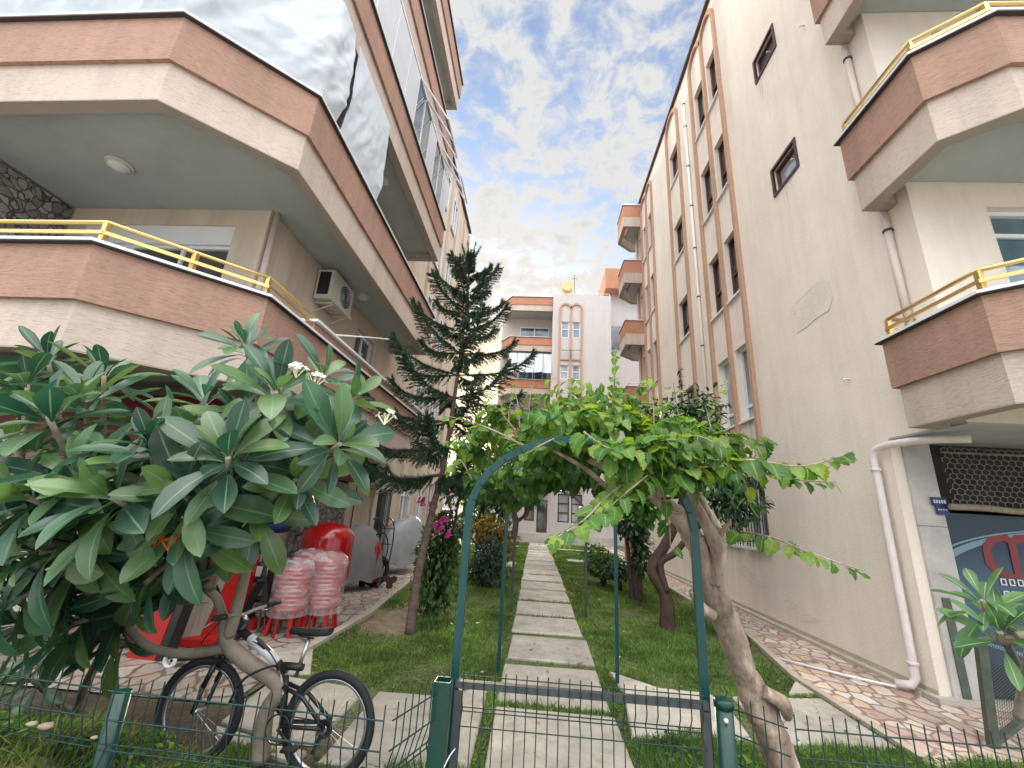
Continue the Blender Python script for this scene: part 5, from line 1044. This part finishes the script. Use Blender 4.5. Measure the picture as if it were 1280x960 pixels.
# ================================================================== BICYCLES
def bicycle(label):
    o = empty('bicycle', (0, 0, 0), label, 'bicycle', 'bicycles left in the garden'); R_ = .29; fx, rx = .43, -.43
    for x, nm in ((fx, 'front'), (rx, 'rear')):
        t = MB(); n = 48; 
        ring = lambda rr: [(x+rr*math.cos(2*math.pi*i/n), 0, .29+rr*math.sin(2*math.pi*i/n)) for i in range(n)]
        t.tube(ring(R_-.024), .025, 10, closed=True); w_ = t.build('wheel', M['rubber'], o, fix=False)
        r = MB(); r.tube(ring(R_-.052), .009, 6, closed=True); r.tube(ring(R_-.058), .007, 6, closed=True); r.build('rim', M['steel'], w_, fix=False)
        s = MB()
        for i in range(28): a = 2*math.pi*i/28; b_ = a+(.35 if i % 2 else -.35); s.tube([(x+.018*math.cos(b_), .02*(1 if i % 4 < 2 else -1), .29+.018*math.sin(b_)), (x+(R_-.055)*math.cos(a), 0, .29+(R_-.055)*math.sin(a))], .0011, 3, cap=False)
        s.tube([(x, -.05, .29), (x, .05, .29)], .014, 10); s.build('spokes', M['steel'], w_, fix=False)
    T_ = lambda pts, r, n=10, m_=None: (m_ or MB()).tube(pts, r, n)
    m = MB(); m.tube([(.25, 0, .80), (.335, 0, .61)], .024, 12); m.tube([(.285, 0, .745), (.10, 0, .66), (-.10, 0, .54)], [.027, .027, .022], 12)
    m.tube([(.32, 0, .66), (.14, 0, .58), (-.08, 0, .50)], .014, 8); m.build('frame', M['black'], o)
    MB().tube([(.20, 0, .706), (-.03, 0, .582)], .0295, 12).build('silver_tube', M['silver'], o)
    m = MB(); m.tube([(-.10, 0, .52), (-.12, 0, .40), (-.14, 0, .25)], .019, 10); m.tube([(-.04, 0, .57), (-.20, 0, .575)], .022, 10)
    for s_ in (-.035, .035): m.tube([(-.14, s_, .27), (rx, s_*1.4, .29)], .012, 8); m.tube([(-.11, s_*.8, .47), (-.25, s_, .43), (rx, s_*1.4, .29)], .013, 8)
    m.build('swing_arm', M['black'], o)
    m = MB(); 
    for i in range(60): pass
    m.tube([(-.07-.045*(i/70), .022*math.cos(i*.75), .53-.11*(i/70)+.02*math.sin(i*.75)) for i in range(70)], .005, 5); m.build('shock_spring', M['steel'], o)
    m = MB(); m.tube([(-.165, 0, .52), (-.205, 0, .745)], .013, 10); m.build('seat_post', M['steel'], o)
    sd = MB(); k = len(sd.v); prof = [(.02, .018, .0), (-.03, .02, .0), (-.09, .03, .0), (-.16, .062, .004), (-.22, .07, .01), (-.25, .05, .015)]
    for (xx, hw, dz) in prof: 
        X_ = xx-.09
        for a in range(10): an_ = 2*math.pi*a/10; sd.v.append((X_, hw*math.cos(an_), -.0+.77+dz+.022*math.sin(an_)))
    for i in range(5):
        for j in range(10): sd.f.append((i*10+j, i*10+(j+1) % 10, (i+1)*10+(j+1) % 10, (i+1)*10+j)); sd.m.append(0); sd.sm.append(True)
    sd.f += [tuple(range(10)), tuple(range(50, 60))]; sd.m += [0, 0]; sd.sm += [False]*2
    sd.tube([(-.14, .02, .75), (-.25, .03, .745)], .005, 5); sd.build('saddle', M['rubber'], o)
    m = MB(); 
    for s_ in (-.055, .055): m.tube([(.36, s_, .56), (.40, s_, .43)], .017, 8); m.tube([(.395, s_, .44), (fx, s_, .29)], .013, 8)
    m.bar((.362, -.065, .565), (.362, .065, .565), .035); m.tube([(.345, 0, .60), (.362, 0, .565)], .016, 8); m.tube([(.375, -.05, .50), (.38, 0, .585), (.375, .05, .50)], .01, 6); m.build('fork', M['black'], o)
    h = MB(); h.tube([(.25, 0, .80), (.285, 0, .835)], .015, 8); h.tube(smooth_path([(.25, -.30, .865), (.28, -.12, .85), (.288, 0, .835), (.28, .12, .85), (.25, .30, .865)], 4), .011, 8); hb_ = h.build('handlebar', M['steel'], o)
    for s_ in (-1, 1): MB().tube([(.262, s_*.20, .858), (.245, s_*.32, .87)], .017, 10).build('grip', M['rubber'], hb_); MB().tube([(.29, s_*.18, .85), (.32, s_*.25, .82), (.31, s_*.29, .815)], .005, 5).build('brake_lever', M['steel'], hb_)
    c = MB(); cr = [(-.14+.075*math.cos(2*math.pi*i/24), .05, .26+.075*math.sin(2*math.pi*i/24)) for i in range(24)]; c.tube(cr, .005, 5, closed=True); c.tube([(-.14, .05, .26), (-.26, .075, .20)], .009, 6); c.tube([(-.14, -.05, .26), (-.02, -.075, .32)], .009, 6)
    c.box((-.31, .07, .19), (-.23, .14, .205)); c.box((-.06, -.14, .315), (.02, -.07, .33)); c.build('crankset', M['black'], o)
    c = MB(); c.tube([(-.14, .05, .335), (rx, .05, .325)], .0035, 4); c.tube([(-.14, .05, .185), (rx+.02, .05, .20)], .0035, 4)
    for r_ in (.045, .038, .030, .022): c.tube([(rx+r_*math.cos(2*math.pi*i/20), .05-.3*(.045-r_), .29+r_*math.sin(2*math.pi*i/20)) for i in range(20)], .006, 4, closed=True)
    c.bar((rx+.01, .06, .26), (rx+.04, .06, .17), .02); c.build('chain_and_gears', M['black'], o)
    c = MB(); c.tube(smooth_path([(.30, -.18, .83), (.47, -.1, .72), (.42, 0, .60), (.375, .02, .5)], 6), .0035, 5); c.tube(smooth_path([(.30, .18, .83), (.45, .1, .66), (.26, .03, .70), (.05, .03, .66), (-.10, .03, .52)], 6), .0035, 5); c.build('cables', M['rubber'], o)
    return o
bk = bicycle('black and silver full suspension bicycle leaning behind the crooked frangipani trunk')
wf, wr = G(248, 889, .285), G(408, 909, .285); wm = (wf+wr)/2; bk.location = (wm.x, wm.y, 0); bk.rotation_euler = (math.radians(2), 0, math.atan2(wf.y-wr.y, wf.x-wr.x)); print('WB', (wf-wr).length)
b2_ = copy_tree(bk); b2_['label'] = 'shaded black bicycle standing on the crazy paving left of the red display panel'; b2_.location = (-4.62, 4.55, .012); b2_.rotation_euler = (math.radians(6), 0, math.radians(200))
lk = MB(); q = Vector((-1.70, 2.98, .46)); lk.tube(smooth_path([q+Vector((-.15, 0, -.1)), q+Vector((-.02, -.10, .07)), q+Vector((.10, -.02, .12)), q+Vector((.06, .1, .02)), q+Vector((-.1, .1, -.1)), q+Vector((-.15, 0, -.1))], 6), .007, 6)
tag(lk.build('cable_lock', M['rubber'], fix=False), 'thin black cable lock looped round the crooked trunk and bicycle', 'lock')

# ================================================================== GARDEN CLUTTER
rp = empty('display_panel', (-3.75, 4.5, 0), 'bright red upright display panel standing on the crazy paving left of the plank', 'panel')
c0 = G(157, 824); c1 = G(192, 828); hgt = 1.35
m = MB(); 
def slab_(m, a, b, h, t, leanx=0, leany=0, mi=0):
    a = Vector((a.x, a.y, 0.012)); b = Vector((b.x, b.y, .012)); d = (b-a).normalized(); n = Vector((-d.y, d.x, 0))*t; u = Vector((leanx, leany, h))
    P8 = [a, b, b+n, a+n]; Q8 = [p+u for p in P8]; m.quad(P8).quad(Q8)
    for i in range(4): j = (i+1) % 4; m.quad([P8[i], P8[j], Q8[j], Q8[i]])
slab_(m, c0, c1, 1.05, .12, .06, .12); m.build('panel', M['red2'], rp)
m = MB(); slab_(m, G(193, 828), G(202, 829), 1.0, .14, .06, .12); m.build('edge_frame', M['black'], rp)
bo = MB(); slab_(bo, G(204, 812), G(245, 806), 1.05, .04, .12, .25); tag(bo.build('leaning_board', M['board']), 'grey weathered board leaning between the red panel and the red crate', 'board')
cb = MB(); slab_(cb, G(250, 800), G(280, 793), 1.15, .25, .05, .1); tag(cb.build('red_cabinet', M['red2']), 'narrow dull red cabinet behind the grey board', 'cabinet')
rb_ = MB(); q = G(245, 812); rb_.box((q.x-.25, q.y, .02), (q.x+.25, q.y+.2, .09), rz=.15); tag(rb_.build('red_tray', M['red2']), 'low glossy red tray lying on the paving behind the bicycle handlebar', 'tray')
sc = empty('kick_scooter', tuple(G(210, 838)), 'small kick scooter with a white wheel lying at the foot of the red panel', 'scooter')
q = G(210, 836); ring = [(q.x+.05*math.cos(a), q.y, .065+.05*math.sin(a)) for a in [2*math.pi*i/20 for i in range(20)]]; MB().tube(ring, .018, 8, closed=True).build('wheel', M['white'], sc, fix=False)
MB().bar((q.x, q.y+.02, .07), (q.x+.55, q.y+.25, .09), .09, .02).build('deck', M['black'], sc)
def extinguisher(loc, h, r, label, wheels=True, hose=True):
    x, y, z = loc; o = empty('fire_extinguisher', loc, label, 'extinguisher', 'red fire extinguishers by the left wall')
    MB().lathe(x, y, [(r*.9, z+.12), (r, z+.15), (r, z+h*.78), (r*.8, z+h*.88), (r*.3, z+h*.93), (r*.25, z+h)], 20).build('cylinder', M['red'], o)
    m = MB(); m.tube([(x-.05, y, z+h+.01), (x+.07, y, z+h+.04)], .012, 6); m.tube([(x, y, z+h-.02), (x, y, z+h+.03)], .02, 8); m.build('valve_handle', M['black'], o)
    MB().box((x-.03, y-r-.004, z+h*.42), (x+.03, y-r+.002, z+h*.50)).build('paper_label', M['plate'], o)
    if hose: MB().tube(smooth_path([(x, y, z+h), (x+r*1.3, y-.03, z+h*1.06), (x+r*2.0, y-.05, z+h*.8), (x+r*1.7, y-.05, z+h*.4)], 6), .012, 6).build('hose', M['rubber'], o)
    if wheels:
        m = MB()
        for s in (-1, 1):
            m.tube([(x+s*r*1.1, y+r*.4, z+.1), (x+s*r*1.2, y+r*.4, z+.1)], .1, 14); m.tube([(x+s*r*.7, y+r, z+.1), (x+s*r*.7, y+r*1.5, z+h*1.15)], .012, 6)
        m.tube([(x-r*.7, y+r*1.5, z+h*1.15), (x, y+r*1.7, z+h*1.25), (x+r*.7, y+r*1.5, z+h*1.15)], .012, 6); m.build('trolley', M['black'], o)
    return o
e1 = G(290, 786); extinguisher((e1.x, e1.y, .012), 1.05, .14, 'tall dark red extinguisher with a white label behind the right fork of the frangipani', True)
tn = empty('pressure_tank', (-3.25, 7.15, 0), 'big glossy red round topped pressure tank by the left wall', 'tank')
q = P(405, 705, 7.1); r_ = .40; z0, z1 = .32, P(405, 652, 7.1).z
prof = [(.02, z0-.12)]+[(r_*math.sin(a), z0+.12-.24*math.cos(a)) for a in (.5, .9, 1.3, 1.57)]+[(r_, z1-.24)]+[(r_*math.cos(a), z1-.24+.24*math.sin(a)) for a in (.3, .6, .9, 1.2, 1.4, 1.55)]
MB().lathe(q.x, 7.1, prof, 32).build('vessel', M['red'], tn)
m = MB()
for a in (.6, 2.2, 3.9, 5.4): m.bar((q.x+.3*math.cos(a), 7.1+.3*math.sin(a), .012), (q.x+.3*math.cos(a), 7.1+.3*math.sin(a), .36), .04)
m.build('legs', M['red2'], tn)
def stack(px, py, Y, label, ht):
    q = G(px, py); x, y = q.x, q.y+.12; ht = P(px, Y, y).z-.08; o = empty('stool_stack', (x, y, 0), label, 'stool stack', 'stacks of red stools wrapped in plastic')
    m = MB(); z = .28
    prof = []; 
    while z < ht: prof += [(.185, z), (.20, z+.012), (.20, z+.03), (.185, z+.042)]; z += .05
    m.lathe(x, y, prof, 28); m.build('seats', M['red'], o)
    for k in range(4): a = .8+k*1.57; MB().bar((x+.21*math.cos(a), y+.21*math.sin(a), .012), (x+.15*math.cos(a), y+.15*math.sin(a), .32), .04, .03).build('leg', M['red2'], o)
    for k in range(4): a = 1.5+k*1.57; MB().bar((x+.19*math.cos(a), y+.19*math.sin(a), .012), (x+.15*math.cos(a), y+.15*math.sin(a), .32), .02, .02).build('leg', M['red2'], o)
    f = MB(); f.lathe(x, y, [(.22, .22), (.235, .24), (.225, .4), (.232, .6), (.222, ht-.1), (.235, ht), (.21, ht+.06), (.15, ht+.11), (.06, ht+.10), (.03, ht+.13)], 40, wob=.022); f.build('plastic_wrap', M['film'], o, fix=False); return o
stack(392, 792, 692, 'stack of red stools in clear plastic, in front of the red tank', 0); stack(347, 797, 700, 'stack of red stools in clear plastic behind the black metal stand', 0); stack(368, 777, 688, 'rear stack of wrapped red stools between the two front stacks', 0)
cr = empty('metal_stand', tuple(G(345, 800)), 'black tubular metal stand in front of the wrapped stools', 'stand')
q0 = G(322, 792); q1 = G(347, 794); m = MB(); t0 = P(333, 706, q0.y); t1 = P(362, 700, q1.y); m.bar(q0, t0, .022); m.bar(q1, t1, .022); m.bar(q0.lerp(t0, .42), q1.lerp(t1, .42), .022); m.bar(t0-Vector((.06, 0, 0)), t0+Vector((.12, 0, 0)), .05, .03); m.bar(t1-Vector((.05, 0, 0)), t1+Vector((.05, 0, 0)), .05, .03)
m.build('frame', M['cagem'], cr)
bx = empty('equipment_box', tuple(P(330, 800, 5.2)), 'black box with blue and white labels hanging at the metal stand', 'box'); q = P(325, 727, 5.7)
MB().box((q.x-.10, q.y, q.z-.24), (q.x+.10, q.y+.12, q.z+.22)).build('case', M['black'], bx); MB().box((q.x-.075, q.y-.006, q.z+.06), (q.x+.075, q.y-.001, q.z+.18)).build('label_panel', M['plate'], bx)
MB().box((q.x-.075, q.y-.008, q.z+.03), (q.x+.075, q.y-.003, q.z+.055)).build('blue_stripe', M['navy'], bx); MB().box((q.x-.075, q.y-.006, q.z-.2), (q.x+.075, q.y-.001, q.z-.02)).build('window_panel', M['coverl'], bx)
q = P(345, 655, 5.9); m = MB(); m.lathe(q.x, 5.9, [(.02, q.z-.12), (.16, q.z-.10), (.2, q.z), (.17, q.z+.08), (.03, q.z+.12)], 18, wob=.1); tag(m.build('blue_bundle', M['bluef']), 'dark blue cloth bundle lying on top of the wrapped stool stack', 'bundle')
q = G(305, 790); m = MB(); m.bar((q.x-.1, q.y, .02), (q.x+.2, q.y-.2, .62), .09, .04); m.bar((q.x+.3, q.y, .02), (q.x+.15, q.y-.1, .7), .05, .05); m.bar((q.x-.1, q.y+.1, .35), (q.x+.3, q.y, .42), .03); tag(m.build('folded_trestle', M['black']), 'folded black metal trestle lying left of the metal stand', 'trestle')
q = G(296, 788); m = MB().box((q.x, q.y, .012), (q.x+.2, q.y+.2, .12)); tag(m.build('red_crate', M['red2']), 'small red crate on the paving behind the bicycle', 'crate')
# covered motorcycles
def covered(px, py, w_, h_, d_, label, mat, rz, wheel):
    b = G(px, py); o = empty('covered_motorcycle', (b.x, b.y, 0), label, 'motorcycle', 'motorcycles under grey covers'); prof = [(1.0, .16), (.98, .35), (.92, .55), (.80, .75), (.62, .9), (.40, .98), (.12, 1.02), (.02, 1.0)]; n = 40; v = []; f = []
    for i, (r, z) in enumerate(prof):
        for j in range(n):
            a = 2*math.pi*j/n; fold = 1+.10*(1-z)*math.sin(a*9+z*3)+.06*math.sin(a*17+1)*(1-z*.5); v.append((r*fold*w_/2*math.cos(a), r*fold*d_/2*math.sin(a), h_*z+.04*math.cos(a)*h_*(1 if i > 3 else 0)+(.04*math.sin(a*7) if i == 0 else 0)))
    for i in range(len(prof)-1):
        for j in range(n): f.append((i*n+j, i*n+(j+1) % n, (i+1)*n+(j+1) % n, (i+1)*n+j))
    c, s = math.cos(rz), math.sin(rz); v = [(b.x+x*c-y*s, b.y+x*s+y*c, z) for x, y, z in v]
    fast('cover', v, f, M[mat], o, True)
    if wheel:
        for s_ in (-1, 1):
            cx, cy = b.x+s_*w_*.42*c*wheel, b.y+s_*w_*.42*s*wheel; ring = [(cx+.25*math.cos(a)*c, cy+.25*math.cos(a)*s, .30+.25*math.sin(a)) for a in [2*math.pi*i/28 for i in range(28)]]; MB().tube(ring, .05, 8, closed=True).build('wheel', M['rubber'], o, fix=False); MB().lathe(cx, cy, [(.04, .26), (.05, .3), (.04, .34)], 10).build('wheel_hub', M['steel'], o)
    return o
covered(432, 738, 1.45, 1.12, .62, 'motorcycle under a dark grey cover with its wheel showing, behind the red tank', 'cover', .95, 1.0)
covered(500, 716, 1.55, 1.28, .75, 'motorcycle under a silvery grey cover farther along the left wall', 'coverl', 1.1, 0)
e2 = G(460, 740); extinguisher((e2.x-.12, e2.y+.3, .012), .95, .15, 'slim wheeled red extinguisher between the two covered motorcycles', True)
tr = empty('hand_trolley', tuple(G(470, 732)), 'black hand trolley with brown stair wheels beside the slim extinguisher', 'trolley'); q = G(470, 735); m = MB()
for s in (-.14, .14): m.tube(smooth_path([(q.x+s, q.y, .12), (q.x+s+.02, q.y+.15, .7), (q.x+s+.02, q.y+.12, 1.15), (q.x+s-.02, q.y-.05, 1.30), (q.x+s-.03, q.y-.2, 1.28)], 5), .014, 6)
for z in (.2, .5, .8, 1.1): m.tube([(q.x-.13, q.y+.1, z), (q.x+.15, q.y+.1, z)], .01, 6)
m.build('frame', M['black'], tr)
for s in (-.28, .26):
    m = MB()
    for k in range(3): a = .5+k*2.094; cx, cz = q.x+s+.085*math.cos(a), .14+.085*math.sin(a); m.tube([(cx, q.y-.03, cz), (cx, q.y+.03, cz)], .06, 12)
    m.tube([(q.x+s, q.y-.035, .14), (q.x+s, q.y+.035, .14)], .075, 12); m.build('stair_wheel', M['brown'], tr)
# stones, litter
for i, (x, y, s, lab) in enumerate(((58, 908, .017, 'pale round stone lying in the weeds at lower left'), (40, 905, .012, 'smaller pale stone beside the round one in the weeds'), (118, 922, .008, 'yellowish stone in the weeds left of the green post'))):
    q = P(x, y, 1.62); q.z = max(q.z, bank(q.x, q.y)+.01); m = MB(); m.lathe(q.x, q.y, [(s*.5, q.z-s*.5), (s*1.1, q.z), (s*.9, q.z+s*.4), (s*.3, q.z+s*.6)], 12, sx=1.3, wob=.12); tag(m.build('stone', M['rock']), lab, 'stone', 'stones in the weeds')
for i in range(190):
    x, y = random.uniform(-2.2, 3.1), random.uniform(3.9, 13)
    if not inpoly(np.array([x]), np.array([y]), LW)[0]: continue
    if i == 0: FL = MB()
    s = random.uniform(.018, .045); a = random.random()*6.28; z = .035; d = Vector((math.cos(a), math.sin(a), .2))*s; e = Vector((-math.sin(a), math.cos(a), .1))*s*.5; q = Vector((x, y, z))
    try: FL.quad([q-d, q-e, q+d, q+e])
    except NameError: FL = MB(); FL.quad([q-d, q-e, q+d, q+e])
for i in range(170):
    x, y = (random.uniform(-.3, .8), random.uniform(3.2, 9)) if i % 3 else (random.uniform(-2.2, 2.9), random.uniform(3.3, 4.6)); s = random.uniform(.006, .018); q = Vector((x, y, .036)); a = random.random()*6.28; d = Vector((math.cos(a), math.sin(a), 0))*s; e = Vector((-math.sin(a), math.cos(a), .0))*s*.6; FL.quad([q-d, q-e, q+d, q+e])
tag(FL.build('fallen_leaves', leafmat('fallen_leaf', (.12, .07, .03), (.25, .20, .06), (.40, .42, .12)), fix=False), 'scattered yellow and brown fallen leaves on the lawn and slabs', 'leaves', kind='stuff')

# ================================================================== SKY, LIGHT, CAMERA
sc_ = bpy.context.scene
sd_ = RW@np.array([577-640., 548-480., F]); sd_ = sd_/np.linalg.norm(sd_); el = math.asin(sd_[2]); az = math.atan2(sd_[0], sd_[1])
wd = bpy.data.worlds.new('World'); sc_.world = wd; wd.use_nodes = True; nt = wd.node_tree; L = nt.links; bg = nt.nodes['Background']
sky = nt.nodes.new('ShaderNodeTexSky'); sky.sky_type = 'NISHITA'; sky.sun_disc = False; sky.sun_elevation = max(el, math.radians(14)); sky.sun_rotation = az; sky.air_density = 1.0; sky.dust_density = 1.0; sky.ozone_density = 2.0
tc = nt.nodes.new('ShaderNodeTexCoord'); sp = nt.nodes.new('ShaderNodeSeparateXYZ'); L.new(tc.outputs['Generated'], sp.inputs[0])
def MA(op, a, b=None):
    n = nt.nodes.new('ShaderNodeMath'); n.operation = op
    for i, q in enumerate((a, b)):
        if q is None: continue
        if isinstance(q, (int, float)): n.inputs[i].default_value = q
        else: L.new(q, n.inputs[i])
    return n.outputs[0]
zc = MA('MAXIMUM', MA('ADD', sp.outputs[2], .18), .06); cx = MA('DIVIDE', sp.outputs[0], zc); cy = MA('DIVIDE', sp.outputs[1], zc)
cb_ = nt.nodes.new('ShaderNodeCombineXYZ'); L.new(cx, cb_.inputs[0]); L.new(cy, cb_.inputs[1]); cb_.inputs[2].default_value = SEEDZ
n1 = N(nt, 'ShaderNodeTexNoise', Scale=CSC, Detail=10.0, Roughness=.60, Distortion=.35); L.new(cb_.outputs[0], n1.inputs['Vector'])
n2 = N(nt, 'ShaderNodeTexNoise', Scale=CSC*.3, Detail=3.0, Roughness=.5); L.new(cb_.outputs[0], n2.inputs['Vector'])
dens = MA('ADD', MA('MULTIPLY', n1.outputs['Fac'], .76), MA('MULTIPLY', n2.outputs['Fac'], .24))
dt = nt.nodes.new('ShaderNodeVectorMath'); dt.operation = 'DOT_PRODUCT'; L.new(tc.outputs['Generated'], dt.inputs[0]); dt.inputs[1].default_value = tuple(sd_)
near = ramp(nt, dt.outputs['Value'], [(.66, 0.), (.86, .45), (.97, 1.)])
dens2 = MA('ADD', dens, MA('MULTIPLY', near, .10))
cov = ramp(nt, dens2, [(.385, .14), (.47, .48), (.56, 1.)])
ccol = ramp(nt, dens2, [(.42, (.78, .86, .95)), (.52, (.97, .985, 1.0)), (.60, (1.0, .995, .98)), (.72, (.80, .84, .88))])
# unseen sky behind and overhead is brightened as added fill for the shaded walls
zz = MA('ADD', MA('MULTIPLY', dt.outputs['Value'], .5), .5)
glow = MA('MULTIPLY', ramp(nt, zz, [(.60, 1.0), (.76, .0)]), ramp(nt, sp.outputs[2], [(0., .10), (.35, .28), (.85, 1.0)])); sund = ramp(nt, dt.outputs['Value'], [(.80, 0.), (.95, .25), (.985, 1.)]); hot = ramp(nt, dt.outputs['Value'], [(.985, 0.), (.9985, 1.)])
sun_t = N(nt, 'ShaderNodeMixRGB'); L.new(sund, sun_t.inputs[0]); L.new(ccol, sun_t.inputs[1]); sun_t.inputs[2].default_value = (1.0, .80, .52, 1)
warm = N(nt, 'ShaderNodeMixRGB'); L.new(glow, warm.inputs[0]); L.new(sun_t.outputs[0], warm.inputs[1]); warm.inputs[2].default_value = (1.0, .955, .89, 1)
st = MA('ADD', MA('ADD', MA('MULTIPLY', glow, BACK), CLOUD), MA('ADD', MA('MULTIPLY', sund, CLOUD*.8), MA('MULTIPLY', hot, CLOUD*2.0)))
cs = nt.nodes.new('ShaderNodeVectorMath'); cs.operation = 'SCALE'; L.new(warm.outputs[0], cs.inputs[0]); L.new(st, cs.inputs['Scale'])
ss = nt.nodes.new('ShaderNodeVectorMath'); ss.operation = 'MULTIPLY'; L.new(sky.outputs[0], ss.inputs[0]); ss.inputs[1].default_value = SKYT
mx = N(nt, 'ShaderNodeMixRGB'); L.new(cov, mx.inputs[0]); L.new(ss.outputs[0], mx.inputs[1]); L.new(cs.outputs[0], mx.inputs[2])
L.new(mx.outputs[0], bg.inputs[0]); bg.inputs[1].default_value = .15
su = bpy.data.lights.new('sun', 'SUN'); su.energy = 1.5; su.angle = math.radians(12); su.color = (1, .83, .62); so = bpy.data.objects.new('sun', su); C.objects.link(so)
so.rotation_euler = Vector(tuple(-sd_)).to_track_quat('-Z', 'Y').to_euler()
cam = bpy.data.cameras.new('camera'); co_ = bpy.data.objects.new('camera', cam); C.objects.link(co_); sc_.camera = co_
cam.sensor_width = 36; cam.sensor_fit = 'HORIZONTAL'; cam.lens = F/1280*36; cam.clip_end = 2000; cam.clip_start = .05
mt = Matrix.Identity(4); r_ = RW@np.array([1, 0, 0]); u_ = RW@np.array([0, -1, 0]); b_ = RW@np.array([0, 0, -1])
for i in range(3): mt[i][0], mt[i][1], mt[i][2], mt[i][3] = r_[i], u_[i], b_[i], EYE[i]
co_.matrix_world = mt
vs = sc_.view_settings; vs.view_transform = 'Standard'; vs.look = 'None'; vs.gamma = 1; vs.use_curve_mapping = False; vs.exposure = EXPO
sc_.render.resolution_x = 1024; sc_.render.resolution_y = 768
